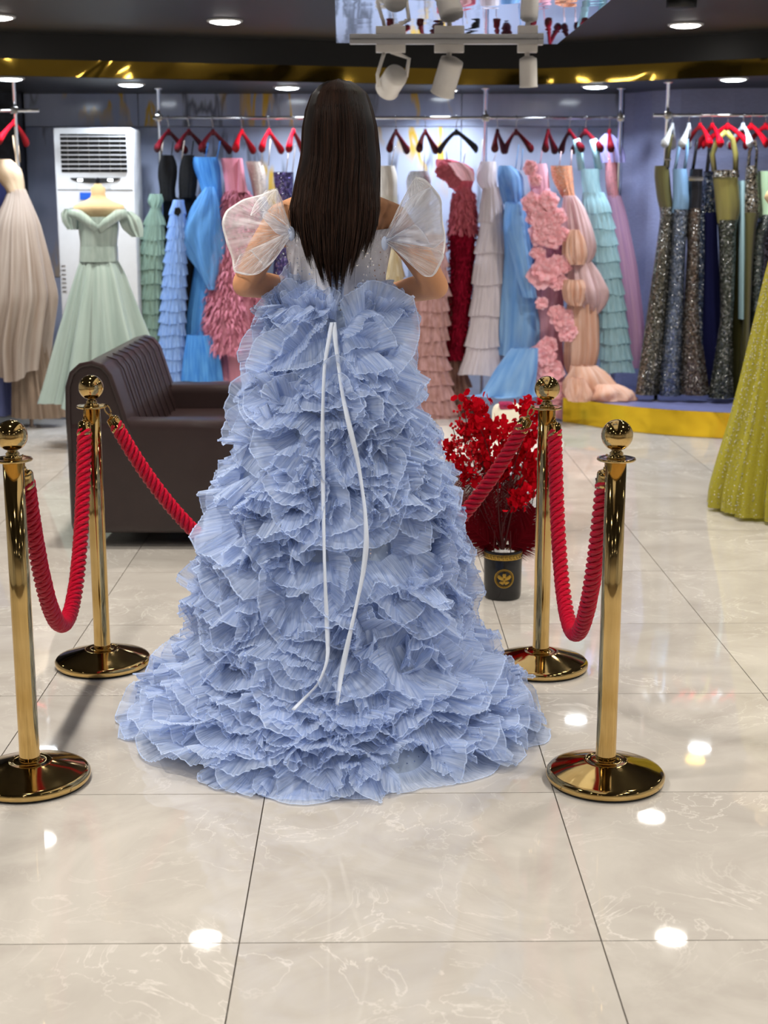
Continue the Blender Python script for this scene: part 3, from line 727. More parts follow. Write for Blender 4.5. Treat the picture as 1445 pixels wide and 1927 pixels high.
def ruffle(th0, m0, L, psi0, amp, w, fr, seed, flip=1, parent=None, lay=0, mat=None):
    g = np.random.RandomState(seed); n = max(30, int(L/.0032)); s = np.linspace(0, L, n); ds = s[1]-s[0]
    psi = psi0+amp*np.sin(s/L*PI*2*fr+g.rand()*6.28); th = np.empty(n); m = np.empty(n); th[0] = th0; m[0] = m0
    for i in range(1, n):
        z = m[i-1]; r_ = np.interp(z, dm, PR[:, 1]*.5+PR[:, 2]*.5)+.02
        th[i] = th[i-1]+ds*math.cos(psi[i])/r_; m[i] = min(MM-.01, max(.004, m[i-1]+ds*math.sin(psi[i])))
    C = S(th, m); e = 1e-3; Tt = np.gradient(C, axis=0); Tt /= np.linalg.norm(Tt, axis=1)[:, None]+1e-9
    du = S(th+e, m)-S(th-e, m); dv = S(th, m+.01)-S(th, m-.01); Nn = np.cross(dv, du); Nn /= np.linalg.norm(Nn, axis=1)[:, None]+1e-9
    out = C-np.array([CX, CY, 0]); out[:, 2] = .02; sg_ = np.sign((Nn*out).sum(1)); sg_[sg_ == 0] = 1; Nn = Nn*sg_[:, None]
    B = -np.cross(Nn, Tt)*flip
    rows = 7; t = np.linspace(0, 1, rows)
    ph1 = 2*PI*s/(.030+.04*g.rand())+3*np.cumsum(g.randn(n))*.012; ph2 = 2*PI*s/.0085+np.cumsum(g.randn(n))*.08
    lw = np.interp(s, np.linspace(0, L, 8), .8+.4*g.rand(8))*w; taper = np.clip(np.minimum(s, L-s)/(.12*L), .0, 1)**.5
    al = np.interp(s, np.linspace(0, L, 6), R(16)+R(52)*g.rand(6))
    pa = np.interp(s, np.linspace(0, L, 9), .10+.75*g.rand(9)**1.5)
    V = np.empty((n, rows, 3))
    for j, tj in enumerate(t):
        d1 = B*np.cos(al)[:, None]+Nn*np.sin(al)[:, None]; d2 = Nn*np.cos(al)[:, None]-B*np.sin(al)[:, None]
        A1 = (.017*pa*tj**1.2)[:, None]; A2 = .0026*tj**.6
        V[:, j] = C+Nn*(.006+.02*lay)+d1*(lw*taper*(tj-.10*tj*tj*pa))[:, None]+d2*(np.sin(ph1)[:, None]*A1+np.sin(ph2)[:, None]*A2)+Tt*(np.sin(2*ph1)[:, None]*A1*.55+np.cos(ph2)[:, None]*A2*.6)
        V[:, j, 2] -= .012*tj*tj
    V[..., 2] = np.maximum(V[..., 2], .004+.004*(1-t)[None]+.004*g.rand())
    UV = np.stack(np.broadcast_arrays((s/w*1.0)[:, None]*.12+seed*.37, t[None]), -1)
    return V.reshape(-1, 3), gridF(n, rows), UV.reshape(-1, 2)
nr = 0
row = .03
def add_ruffle(*a, **k):
    global nr
    acc = Acc()
    V, F, UVv = ruffle(*a, **k); acc.add(V, F, UVv)
    k2 = dict(k); k2['lay'] = .6; a2 = list(a); a2[5] *= .86; a2[7] += 5000
    V, F, UVv = ruffle(*a2, **k2); acc.add(V, F, UVv)
    k2['lay'] = .25; a3 = list(a); a3[5] *= 1.04; a3[7] += 9000; a3[1] += .012
    V, F, UVv = ruffle(*a3, **k2); acc.add(V, F, UVv)
    acc.mk('ruffle', m_tul, skirt); nr += 1
m = .012
while m < MM-.03:
    r_ = float(np.interp(m, dm, PR[:, 1]*.5+PR[:, 2]*.5)); circ = 2*PI*(r_+.03); far = .0
    th = rng.uniform(0, 1)
    while th < 2*PI:
        front = math.sin(th) < .25
        L = rng.uniform(.20, .40) if front else rng.uniform(.4, .6)
        if m < .1: L *= .5
        psi = rng.uniform(-1.35, 1.35) if .14 < m < MM-.3 else rng.uniform(-.3, .3); w = rng.uniform(.095, .145)*(.85 if m < .2 else 1.0)
        flip = -1 if (rng.random() < .22 or m < .10) and m < 1.25 else 1
        if m < .14 and abs((th+L/2/(r_+.03)+PI/2+PI) % (2*PI)-PI) < .70: th += .12; continue
        add_ruffle(th, m+rng.uniform(-.02, .02), L, psi, rng.uniform(.3, 1.0), w, rng.uniform(.5, 1.3), nr+11, flip)
        th += L/(r_+.03)*(.72 if front else .95)
    m += .056 if m < .9 else .06
# upright frill over the waist seam
for th, L in ((-2.6, .12), (-2.25, .10), (-1.15, .10), (-.85, .10), (-.55, .12), (.3, .2), (1.2, .2), (2.2, .2)):
    add_ruffle(th, .03, L, rng.uniform(-.2, .2), .2, .085, .6, nr+900, -1)
for th, mm, L, ps in ((-2.05, .20, .3, .2), (-1.75, .24, .26, -.5), (-1.5, .17, .22, .3), (-2.2, .28, .3, .9), (-1.3, .27, .3, .4), (-1.9, .33, .3, -.2), (-1.6, .42, .3, .3), (-1.85, .165, .16, .1), (-1.5, .17, .16, -.1)):
    add_ruffle(th, mm, L, ps, .6, .12, .8, nr+2000, 1)
# ribbons down the back
def ribbon(pts, w, nm='ribbon'):
    P = []
    for x, y in pts:
        Yq = CY-.3
        for _ in range(12):
            q = U(x, y, Yq); f_ = float(np.interp(q.z, PR[::-1, 0], PR[::-1, 2])); Yq = CY-.02-f_-float(np.interp(q.z, [0, .1, .3, .9, 1.1, 1.2], [.10, .12, .125, .12, .09, .045]))
        P.append(U(x, y, Yq))
    P = np.array(P); k = np.linspace(0, len(P)-1, 60); P = np.stack([np.interp(k, range(len(P)), P[:, i]) for i in range(3)], 1)
    for _ in range(3): P[1:-1] = (P[:-2]+2*P[1:-1]+P[2:])/4
    tw = .8*np.sin(np.linspace(0, 11, 60)+x*.01); P[:, 1] += .010*np.sin(np.linspace(0, 23, 60)+x); sd = np.stack([np.cos(tw), np.sin(tw), 0*tw], 1)*w/2
    V = np.stack([P-sd, P-sd*.5+[0, -.003, 0], P+sd*.5+[0, -.003, 0], P+sd], 1).reshape(-1, 3)
    o = mk(nm, V, gridF(60, 4), m_rib, skirt, uv=V[:, :2], label='narrow satin lacing tie hanging down the back'); so = o.modifiers.new('s', 'SOLIDIFY'); so.thickness = .0015
m_rib = cloth('satin_ribbon', srgb(222, 232, 252), trans=.1, streak=.05, gloss=.5)
ribbon([(624, 606), (617, 650), (610, 690), (607, 800), (607, 900), (609, 1000), (612, 1100), (615, 1180), (618, 1240), (600, 1285), (575, 1315), (552, 1335)], .013)
ribbon([(628, 606), (633, 660), (645, 745), (662, 820), (675, 880), (687, 960), (690, 1020), (683, 1085), (668, 1150), (652, 1220), (640, 1280), (634, 1325)], .015)
# sleeves
m_slv = cloth('sheer_white_tulle', srgb(246, 248, 255), trans=.35, alpha=.26, streak=.03, su=46, sv=1.0, rim=.55, edge=True)
m_slv2 = cloth('dense_white_tulle', srgb(236, 241, 255), trans=.45, alpha=.62, streak=.08, su=34, sv=1.0, rim=.5, edge=True)
def puff(K, B, bul, mat, seed, amp=.006, nm='sleeve', nf=90, nt=22, wob=.0):
    """sheet of tulle gathered at K and fanned out to the outline B"""
    g = np.random.RandomState(seed); B = np.array([U(x, y, Y) for x, y, Y in B]); K = np.array(U(*K))
    d = np.concatenate([[0], np.cumsum(np.linalg.norm(np.diff(B, axis=0), axis=1))]); q = np.linspace(0, d[-1], nf)
    Bq = np.stack([np.interp(q, d, B[:, i]) for i in range(3)], 1)
    for _ in range(3): Bq[1:-1] = (Bq[:-2]+2*Bq[1:-1]+Bq[2:])/4
    t = np.linspace(.02, 1, nt); f = np.linspace(0, 1, nf)
    V = K+(Bq[:, None]-K)*t[None, :, None]
    V[..., 1] += bul*(np.sin(PI*t)**.8)[None]*(.75+.25*np.cos(f*17+g.rand()*6))[:, None]
    cr = np.abs((f[:, None]*9+g.rand()+.5*np.sin(t*4+g.rand()*6)[None]) % 1-.5)*2; cr2 = np.abs((f[:, None]*21+t[None]*1.5+g.rand()) % 1-.5)*2
    V[..., 1] += (amp*3*(cr-.5)+amp*(cr2-.5))*np.sin(PI*np.clip(t*.9, 0, 1))[None]*(1 if bul < 0 else -1)
    cs = np.abs((t[None]*3.3+.8*np.sin(f*11+g.rand()*6)[:, None]) % 1-.5)*2; V[..., 1] += amp*1.6*(cs-.5)*np.sin(PI*t)[None]
    V[..., 0] += amp*.8*np.sin(f*60)[:, None]*t[None]**2*wob
    UV = np.stack(np.broadcast_arrays(f[:, None]*1.0+seed, t[None]), -1)
    return mk(nm, V.reshape(-1, 3), gridF(nf, nt), mat, woman, uv=UV.reshape(-1, 2))
kl = (548, 434, 3.995); kr = (724, 452, 3.995)
OL = [(545, 428), (534, 395), (522, 353), (492, 366), (458, 374), (424, 396), (416, 420), (427, 462), (437, 486), (438, 512), (462, 519), (486, 517), (515, 492), (546, 446)]
dep = lambda O, y0, dp: [(x, y, y0+dp*math.sin(PI*i/(len(O)-1))) for i, (x, y) in enumerate(O)]
puff(kl, dep(OL, 4.0, .10), -.05, m_slv, 3, .007)
puff(kl, dep(OL, 4.02, .10), .11, m_slv, 5, .005)
puff(kl, [(546, 432, 3.99), (498, 396, 3.975), (492, 408, 3.97), (520, 440, 3.985), (547, 446, 3.99)], -.012, m_slv2, 6, .002, nt=12, nf=50)
puff((522, 353, 4.02), [(548, 430, 3.995), (520, 408, 3.98), (492, 395, 3.99), (470, 408, 4.0), (478, 385, 4.03), (500, 358, 4.04)], -.015, m_slv, 8, .003, nt=12, nf=50)
puff(kl, [(440, 505, 4.0), (450, 480, 3.98), (470, 470, 3.97), (500, 505, 3.98), (472, 519, 3.99), (440, 512, 4.01)], -.03, m_slv, 9, .004, nt=14, nf=60)
OR = [(727, 446), (745, 398), (768, 355), (782, 331), (800, 336), (815, 352), (831, 372), (832, 410), (839, 445), (838, 468), (832, 492), (818, 520), (798, 522), (772, 497), (745, 470), (728, 460)]
puff(kr, dep(OR, 4.0, .10), -.05, m_slv, 13, .007)
puff(kr, dep(OR, 4.02, .10), .11, m_slv, 15, .005)
puff(kr, [(735, 434, 3.985), (770, 372, 3.96), (812, 350, 3.96), (831, 376, 3.98), (832, 420, 3.99), (838, 450, 4.0), (815, 470, 3.98), (800, 440, 3.965), (781, 420, 3.96), (755, 440, 3.975), (728, 455, 3.985)], -.03, m_slv2, 16, .005)
puff((782, 331, 4.02), [(724, 446, 3.995), (735, 420, 3.98), (760, 395, 3.97), (800, 362, 3.98), (812, 350, 4.0)], -.012, m_slv, 17, .003, nt=12, nf=50)
puff(kr, [(745, 468, 3.985), (770, 490, 3.97), (795, 520, 3.975), (815, 522, 3.99), (838, 480, 4.0), (825, 470, 3.98), (790, 470, 3.97), (748, 455, 3.985)], -.03, m_slv, 18, .004, nt=14, nf=60)
for kx, ky, Yk in (kl, kr):
    c = U(kx, ky+6, Yk-.004); V, F = ell(c, (.010, .008, .020), 14, 9); mk('gathered_knot', V, F, m_band, woman, uv=V[:, :2])
    band = [U(kx+(3 if kx < 640 else -3)+d, ky+4-d*.02, Yk-.004) for d in (0,)]
# slim bracelet on the right wrist
w = U(744, 556, CY+.10); q = [(w.x+.004*math.cos(a)+.002, w.y+.027*math.cos(a), w.z+.028*math.sin(a)) for a in np.linspace(0, 2*PI, 20)]
tube('bracelet', q, .0022, m_steel, woman, 6, label='thin silver bracelet')

# ------------------------------------------------------------------ clothes racks
def rack(name, label, Y, x0, x1, yr, poles, ztop, zbot):
    a = U(x0, yr, Y); b = U(x1, yr+(3 if x1 > 500 else 0), Y); z = a.z
    t = thing(name, label, 'clothes rail', ((a.x+b.x)/2, Y, zbot))
    V, F = tubeVF([(a.x, Y, z), ((a.x+b.x)/2, Y, z), (b.x, Y, z)], .012, 12); mk('hanging_bar', V, F, m_chrome, t, uv=V[:, :2])
    zb0 = zbot
    for p in poles:
        x = U(p, 400, Y).x; zbot = zb0 if p > 1000 or zb0 == 0 else 0; V, F = latheVF([(.035, 0.001), (.035, .006), (.014, .012), (.0135, ztop-zbot-.012), (.035, ztop-zbot-.006), (.035, ztop-zbot-.001)], (x, Y+.0, zbot), 14)
        mk('upright', V, F, m_chrome, t, uv=V[:, :2])
        box('clamp', (x, Y, z), (.05, .05, .05), m_chrome, t, bevel=.008)
    return z
YB = 10.35; YR = 9.85; YL = 9.75
zb = rack('garment_rack', 'long chrome garment rail across the marble back wall', YB, 288, 1172, 222, (305, 911, 1161), SOFF, PH)
zr = rack('garment_rack', 'chrome garment rail of the dark sequin gowns on the right', YR, 1229, 1560, 217, (1248, 1540), SOFF, PH)
zl = rack('garment_rack', 'short chrome garment rail at the far left before dark stone', YL, -130, 74, 208, (38,), SOFF, 0)

m_red = pbr('red_velvet', srgb(150, 3, 20), .6, noise=.15); m_dred = pbr('dark_red_velvet', srgb(74, 3, 14), .6, noise=.15)
m_blk = pbr('black_velvet', (.006, .006, .007), .6)
HANG = {}
def hanger_mesh(mat_n, mat):
    k = np.linspace(-1, 1, 25); A = Acc()
    x = k*.165; z = -.050-.12*np.abs(k)**1.25; rad = .010+.018*np.abs(k)**2; hgt = .016+.015*np.abs(k)**2
    a = np.arange(10)*2*PI/10; V = np.stack([x[:, None]+0*a, .018*np.abs(k)[:, None]**2+rad[:, None]*np.cos(a), z[:, None]+hgt[:, None]*np.sin(a)], -1).reshape(-1, 3)
    F = gridF(25, 10).tolist()+[[i*10+9, (i+1)*10+9, (i+1)*10, i*10] for i in range(24)]; F += [list(range(10)), [24*10+j for j in range(10)][::-1]]
    A.add(V, F); V, F = tubeVF([(0, 0, -.03), (0, 0, -.05), (0, 0, -.075)], [.011, .014, .02], 10); A.add(V, F)
    return A
def hanger(x, Y, zrail, yaw, mat, label, drop=None):
    p = U(x, 300, Y); t = thing('clothes_hanger', label, 'hanger', (p.x, Y, zrail)); t.rotation_euler = (0, 0, 0)
    Mx = np.array(Euler((0, 0, yaw)).to_matrix()); o = np.array([p.x, Y, zrail+.0])
    dz = -.075 if drop is None else drop
    A = hanger_mesh('', mat); V = np.concatenate(A.V)@Mx.T+o+np.array([0, 0, dz+.03]); mk('shoulders', V, A.F, mat, t, uv=V[:, :2])
    q = [(.016*math.cos(a), 0, .012+.016*math.sin(a)-.0) for a in np.linspace(-.6, PI, 10)]
    q = [(0, 0, dz+.005), (0, 0, dz+.03), (0.003, 0, dz+.05)]+[(0.016, 0, -.015)]+[(.016*math.cos(a), 0, .0+.016*math.sin(a)) for a in np.linspace(0, PI*1.15, 10)]
    q = np.array(q)@Mx.T+o; V, F = tubeVF(q, .0028, 6); mk('hook', V, F, m_steel, t, uv=V[:, :2]); return t

# ------------------------------------------------------------------ gowns on the racks
def rings(rows, Y, dr=.55, n=None, su=56, folds=9, amp=.1, a0=.15, seed=1, dmax=.24, yoff=0, dmin=.05, swirl=0, hem=0):
    """silhouette rows (y, left, right) in the photo -> rings of a hanging cloth at distance Y"""
    g = np.random.RandomState(seed); ys = np.array([r[0] for r in rows], float); n = n or max(8, int((ys[-1]-ys[0])/9))
    yy = np.linspace(ys[0], ys[-1], n); L = np.interp(yy, ys, [r[1] for r in rows]); Rr = np.interp(yy, ys, [r[2] for r in rows])
    k = 1 if n < 14 else 2
    for _ in range(k):
        L[1:-1] = (L[:-2]+2*L[1:-1]+L[2:])/4; Rr[1:-1] = (Rr[:-2]+2*Rr[1:-1]+Rr[2:])/4
    a = np.arange(su)*2*PI/su; V = np.empty((n, su, 3)); ph = g.rand()*6.28; ph2 = g.rand()*6.28
    for i in range(n):
        l, r = U(L[i], yy[i], Y), U(Rr[i], yy[i], Y); c = (l.x+r.x)/2; h = abs(r.x-l.x)/2; f = i/(n-1)
        d = min(dmax, max(dmin, h*dr)); am = amp*(a0+(1-a0)*f)
        w = .75*np.sin(folds*a+ph+swirl*f*4+.8*np.sin(3*a+ph2))+.4*np.sin(round(folds*1.6+1)*a+ph2*2+1.2*f)+.3*np.sin(round(folds*.5+1)*a+ph*3-.8*f)
        w2 = np.sin(round(folds*2.6)*a+ph2+f)+.5*np.sin(round(folds*4.1)*a+ph*5-2*f); rad = 1-am*.15+am*(w+.30*w2)
        V[i, :, 0] = c+h*rad*np.cos(a); V[i, :, 1] = Y+yoff+(d*rad+am*.02*w)*np.sin(a)
        V[i, :, 2] = l.z+(hem*np.sin(a*3+ph)*f*f)
    uv = np.stack(np.broadcast_arrays((a/(2*PI))[None, :]+seed*.3, np.linspace(0, 1, n)[:, None]), -1)
    F = [[i*su+j, (i+1)*su+j, (i+1)*su+(j+1) % su, i*su+(j+1) % su] for i in range(n-1) for j in range(su)]
    return V.reshape(-1, 3), np.array(F), uv.reshape(-1, 2), (n, su)
def cut(rows, y0, y1):
    ys = [r[0] for r in rows]; f = lambda y: (y, float(np.interp(y, ys, [r[1] for r in rows])), float(np.interp(y, ys, [r[2] for r in rows])))
    return [f(y0)]+[r for r in rows if y0 < r[0] < y1]+[f(y1)]
def gownroot(rows, Y, label, name='gown', cat='dress', zoff=0):
    y, l, r = rows[-1]; p = U((l+r)/2, y, Y); return thing(name, label, cat, (p.x, Y, max(.002, p.z)))
def part(root, nm, rows, Y, mat, **k):
    lab = k.pop('label', None); clampz = k.pop('clampz', None); V, F, uv, _ = rings(rows, Y, **k)
    if clampz is not None: V[:, 2] = np.maximum(V[:, 2], clampz)
    o = mk(nm, V, F, mat, root, uv=uv)
    if lab: o['label'] = lab
    return o
def tiers(root, rows, Y, mat, ks, nm='tier', flare=1.1, folds=17, amp=.09, over=1.25, seed=3, dr=.6, dmax=.24):
    y0, y1 = rows[0][0], rows[-1][0]; st = (y1-y0)/ks
    part(root, 'underskirt', rows, Y, mat, folds=7, amp=.04, dr=dr*.85, dmax=dmax, seed=seed)
    for i in range(ks):
        a = y0+i*st; b = min(y1, a+st*over); rr = cut(rows, a, b); out = []
        for (y, l, r) in rr:
            f = (y-a)/(b-a); c = (l+r)/2; h = (r-l)/2; w = .90+(flare-.90)*f**.8; out.append((y, c-h*w, c+h*w))
        part(root, nm, out, Y, mat, folds=folds, amp=amp, a0=.3, seed=seed+i*3, n=7, su=96, dr=dr, dmax=dmax, hem=.006)
def strap(root, pts, Y, mat, r=.004, nm='strap'):
    P = [U(x, y, Yy) for (x, y, *q) in pts for Yy in [(q[0] if q else Y)]]; V, F = tubeVF(np.array(P), r, 6); mk(nm, V, F, mat, root, uv=V[:, :2])
def feathers(root, rows, Y, mat, n=2600, ln=.07, dr=.6, seed=4, dmax=.24, nm='feather_trim', wd=.006):
    g = np.random.RandomState(seed); V, F, uv, (rn, su) = rings(rows, Y, dr=dr, n=40, folds=8, amp=.08, seed=seed, dmax=dmax)
    G = V.reshape(rn, su, 3); c = G.mean(1, keepdims=True); VV = np.empty((n, 6, 3))
    i = (g.rand(n)**.9*(rn-1.01)).astype(int); j = g.randint(0, su, n); P = G[i, j]; N_ = P-c[i, 0]; N_[:, 2] = 0; N_ /= np.linalg.norm(N_, axis=1)[:, None]+1e-6
    T_ = np.cross(N_, [0, 0, 1]); d = N_*(.55+.5*g.rand(n))[:, None]+T_*(g.randn(n)*.4)[:, None]+np.array([0, 0, -1])*(.6+.7*g.rand(n))[:, None]
    d /= np.linalg.norm(d, axis=1)[:, None]; L = (ln*(.6+.8*g.rand(n)))[:, None]; sd = np.cross(d, N_+g.randn(n, 3)*.4); sd /= np.linalg.norm(sd, axis=1)[:, None]+1e-6; w = wd
    VV[:, 0] = P-sd*w*.4; VV[:, 1] = P+sd*w*.4; m = P+d*L*.5+N_*.008; VV[:, 2] = m+sd*w; VV[:, 3] = m-sd*w; e = P+d*L+np.array([0, 0, -.008]); VV[:, 4] = e+sd*w*.3; VV[:, 5] = e-sd*w*.3
    b = (np.arange(n)*6)[:, None]; F = np.concatenate([b+[0, 1, 2, 3], b+[3, 2, 4, 5]]); u = np.repeat(g.rand(n), 6); mk(nm, VV.reshape(-1, 3), F, mat, root, uv=np.stack([u, np.tile([0, 0, .5, .5, 1, 1], n)], 1), kind='stuff')
def rosette(root, x, y, Y, r, mat, seed, nm='rosette'):
    g = np.random.RandomState(seed); c = np.array(U(x, y, Y)); A = Acc()
    for k in range(15):
        ring = k/15; a = g.rand()*6.28; el = R(15+75*(1-ring))*(1 if True else 1); rad = r*(.35+.65*ring); nn = 7
        u = np.linspace(-1, 1, nn); v = np.linspace(0, 1, 5); Ug, Vg = np.meshgrid(u, v, indexing='ij')
        wd = rad*.75*np.sqrt(np.clip(1-(Vg*.75)**3, 0, 1)); px_ = Ug*wd; rr = Vg*rad; hh = np.sin(Vg*1.4)*rad*.55*(1-ring*.6)+.12*rad*np.sin(Ug*5+a)*Vg
        X = np.cos(a)*rr-np.sin(a)*px_; Z = np.sin(a)*rr+np.cos(a)*px_; Yy = -(hh+.25*r*(1-ring)); V = np.stack([X, Yy, Z], -1).reshape(-1, 3)+c
        A.add(V, gridF(nn, 5), np.stack([Ug*.1+k, Vg], -1).reshape(-1, 2))
    A.mk(nm, mat, root)
def puffball(root, rows, Y, mat, seed, folds=8, nm='puff', dr=.8, dmax=.22, amp=.17): part(root, nm, rows, Y, mat, folds=folds, amp=amp, a0=.9, seed=seed, dr=dr, dmax=dmax, n=16, su=80)

C = cloth
# far left: champagne gown with a beige bodice
c_champ = C('champagne_tulle', srgb(214, 200, 190), .4, streak=.16, su=70, sv=1.5, col2=srgb(176, 156, 142)); c_beige = C('beige_bodice', srgb(206, 180, 152), .1, streak=.08)
gr = gownroot([(785, 25, 118)], YL, 'champagne tulle ball gown with a beige strapless bodice hanging at the far left')
rows = [(300, -28, 20), (312, -25, 38), (330, -14, 44), (350, 8, 46), (362, 14, 47)]; part(gr, 'bodice', rows, YL, c_beige, amp=.02, dr=.6)
part(gr, 'skirt', [(356, 16, 48), (375, 10, 56), (420, -12, 74), (480, -24, 88), (560, -38, 104), (640, -52, 92), (700, -40, 84)], YL, c_champ, folds=13, amp=.17, dr=.75, dmax=.36, hem=.05, su=120)
part(gr, 'underskirt', [(560, 0, 80), (640, 20, 92), (700, 26, 104), (785, 28, 120)], YL+.02, C('champagne_net', srgb(178, 156, 138), .4, streak=.3, su=90), folds=15, amp=.14, dr=.6, dmax=.3, clampz=.004, su=120)
strap(gr, [(30, 300), (24, 255)], YL, c_beige); strap(gr, [(38, 305), (32, 255)], YL, c_beige)
hanger(30, YL, zl, R(72), m_red, 'red velvet hanger with a white band above the champagne gown', -.06)
gr = gownroot([(760, -60, 22)], YL+.12, 'dark violet-blue gown at the left edge behind the champagne skirt')
part(gr, 'bodice', [(330, -60, 4), (380, -70, 16), (440, -80, 10)], YL+.3, C('navy_satin', srgb(46, 48, 82), .1), amp=.04)
part(gr, 'skirt', [(440, -90, 4), (600, -120, 20), (690, -110, 26), (780, -100, 30)], YL+.12, C('lilac_net', srgb(120, 128, 180), .3, streak=.3), folds=11, amp=.1, dr=.5)

# dress form with the sage satin gown
YM = 9.0
m_form = pbr('form_linen', srgb(214, 190, 150), .8, noise=.04)
def dress_form(x, ytop, Y, label, sc=1.0, zdrop=0):
    p = U(x, ytop, Y); t = thing('dress_form', label, 'mannequin', (p.x, Y, 0)); z1 = p.z
    pr = [(.005, 0), (.026, -.005), (.03, -.02), (.05, -.03), (.048, -.075), (.056, -.10), (.10, -.125), (.165, -.15), (.178, -.18), (.15, -.22), (.125, -.27), (.118, -.34), (.10, -.44), (.095, -.5), (.11, -.6), (.12, -.68), (.11, -.76), (.02, -.77)]
    V, F = latheVF([(r*sc, z*sc) for r, z in pr], (p.x, Y, z1), 32, 1.05, .68); mk('torso', V, F, m_form, t, uv=V[:, :2])
    V, F = latheVF([(.02, z1-.77*sc), (.016, z1-.8*sc), (.016, .04), (.05, .03), (.15, .012), (.155, .001)][::-1], (p.x, Y, 0), 20); mk('stand', V, F, m_steel, t, uv=V[:, :2])
    V, F = latheVF([(.012, -.0), (.018, .01), (.014, .03), (.002, .038)], (p.x, Y, z1-.002), 16); mk('neck_knob', V, F, m_dark, t, uv=V[:, :2]); return t
dress_form(184, 345, YM, 'beige linen dress form wearing the sage satin gown', .88)
c_sage = C('sage_satin', srgb(188, 206, 200), .1, streak=.14, su=26, sv=1, col2=srgb(164, 186, 180), gloss=1.2)
gr = gownroot([(758, 85, 300)], YM, 'sage green satin off-shoulder ball gown on the dress form')
part(gr, 'bodice', [(408, 148, 222), (425, 147, 224), (455, 152, 220), (480, 152, 220), (492, 153, 219)], YM, c_sage, amp=.02, dr=.95, folds=5, dmax=.16)
for s, pts in ((-1, [(184, 432), (168, 418), (150, 405), (132, 400)]), (1, [(186, 432), (202, 418), (222, 404), (238, 402)])):
    P = np.array([U(x, y, YM-.12+.02*i) for i, (x, y) in enumerate(pts)]); V, F = tubeVF(P, [.022, .03, .034, .03], 12); mk('neckline_fold', V, F, c_sage, gr, uv=V[:, :2]*4)
for nm, rw, sd in (('sleeve', [(393, 122, 142), (402, 114, 150), (418, 117, 152), (432, 128, 150)], 5), ('sleeve', [(398, 225, 246), (410, 224, 262), (430, 232, 268), (446, 250, 268)], 9)):
    part(gr, nm, rw, YM, c_sage, amp=.16, a0=.8, folds=7, dr=.9, dmax=.1, seed=sd, n=12)
part(gr, 'waistband', [(463, 151, 221), (492, 150, 222)], YM, c_sage, amp=.015, dr=.97, folds=3, dmax=.165)
part(gr, 'skirt', [(490, 151, 221), (510, 144, 232), (560, 130, 248), (640, 110, 274), (700, 97, 290), (758, 84, 306)], YM, c_sage, folds=10, amp=.20, a0=.2, dr=.85, dmax=.42, su=140, hem=.02)

# air conditioner
YA = 10.1
a = U(99, 240, YA); b = U(249, 240, YA); acw = b.x-a.x; acx = (a.x+b.x)/2; zt = a.z
ac = thing('air_conditioner', 'tall white floor-standing air conditioner behind the sage gown', 'air conditioner', (acx, YA, 0))
box('cabinet', (acx, YA+.17, zt/2+.001), (acw, .34, zt-.002), m_white, ac, bevel=.02)
gz1 = U(0, 252, YA).z; gz0 = U(0, 324, YA).z; gx0 = U(115, 300, YA).x; gx1 = U(239, 300, YA).x
box('grille_recess', ((gx0+gx1)/2, YA-.001, (gz0+gz1)/2), (gx1-gx0, .006, gz1-gz0), m_black, ac)
m_lou = pbr('louvre_grey', (.45, .44, .45), .4)
for k in range(8): box('louvre', ((gx0+gx1)/2, YA-.010, gz0+(gz1-gz0)*(k+.75)/8.3), (gx1-gx0, .010, .0075), m_lou, ac)
for k in range(6): box('vane', (gx0+(gx1-gx0)*(k+.7)/6.3, YA-.006, (gz0+gz1)/2), (.005, .008, gz1-gz0), m_steel, ac)
z = U(0, 338, YA).z; k = np.linspace(0, PI, 15); V = [(acx+.005+.175*math.cos(q), YA-.006, z+.012-.035*math.sin(q)) for q in k]
V = V+[(x, y+.01, zz) for x, y, zz in V]; F = [list(range(15)), list(range(15, 30))[::-1]]+[[i, i+1, i+16, i+15] for i in range(14)]+[[14, 0, 15, 29]]
mk('control_panel', V, F, pbr('dark_gloss', (.03, .03, .03), .05, coat=1), ac, uv=np.array(V)[:, :2], smooth=False)
for xx in (-.10, .11): box('panel_light', (acx+xx, YA-.009, z-.003), (.03, .006, .014), m_lampc, ac)
box('energy_label', (U(165, 360, YA).x+.03, YA-.003, U(0, 369, YA).z), (.17, .006, .05), pbr('label_blue', srgb(40, 90, 190), .5), ac)
box('seam', (acx, YA-.001, U(0, 357, YA).z), (acw-.03, .004, .004), m_steel, ac)
for k in range(7): box('side_slot', (U(124, 600, YA).x, YA-.002, U(0, 500+k*8, YA).z), (.03, .006, .006), m_steel, ac)

# left rack, from left to right
Y = YB
c_gr = C('sage_frill', srgb(160, 188, 174), .35, streak=.3, su=80); c_bkv = pbr('black_bodice_cloth', (.008, .008, .009), .85, noise=.3, nscale=60)
gr = gownroot([(640, 258, 302)], Y-.08, 'sage green frilled gown beside the air conditioner')
part(gr, 'bodice', [(365, 282, 304), (378, 278, 308), (392, 284, 300)], Y-.08, c_gr, amp=.12, dr=.8); tiers(gr, [(390, 284, 302), (420, 272, 310), (480, 262, 310), (560, 256, 306), (640, 258, 304), (720, 262, 302)], Y-.08, c_gr, 12, 'frill', seed=20)
gr = gownroot([(420, 296, 335)], Y, 'black lace gown top with thin straps, first on the left rack')
part(gr, 'bodice', [(292, 304, 326), (308, 298, 334), (335, 297, 333), (360, 303, 328), (378, 300, 332)], Y, c_bkv, amp=.05); part(gr, 'skirt', [(372, 296, 336), (400, 290, 334), (440, 300, 336), (560, 300, 334), (700, 300, 330)], Y+.05, c_bkv, amp=.16, folds=13)
strap(gr, [(303, 300), (307, 262)], Y, c_champ); strap(gr, [(322, 296), (326, 266)], Y, c_bkv)
gr = gownroot([(430, 335, 375)], Y, 'black velvet gown top, second on the left rack')
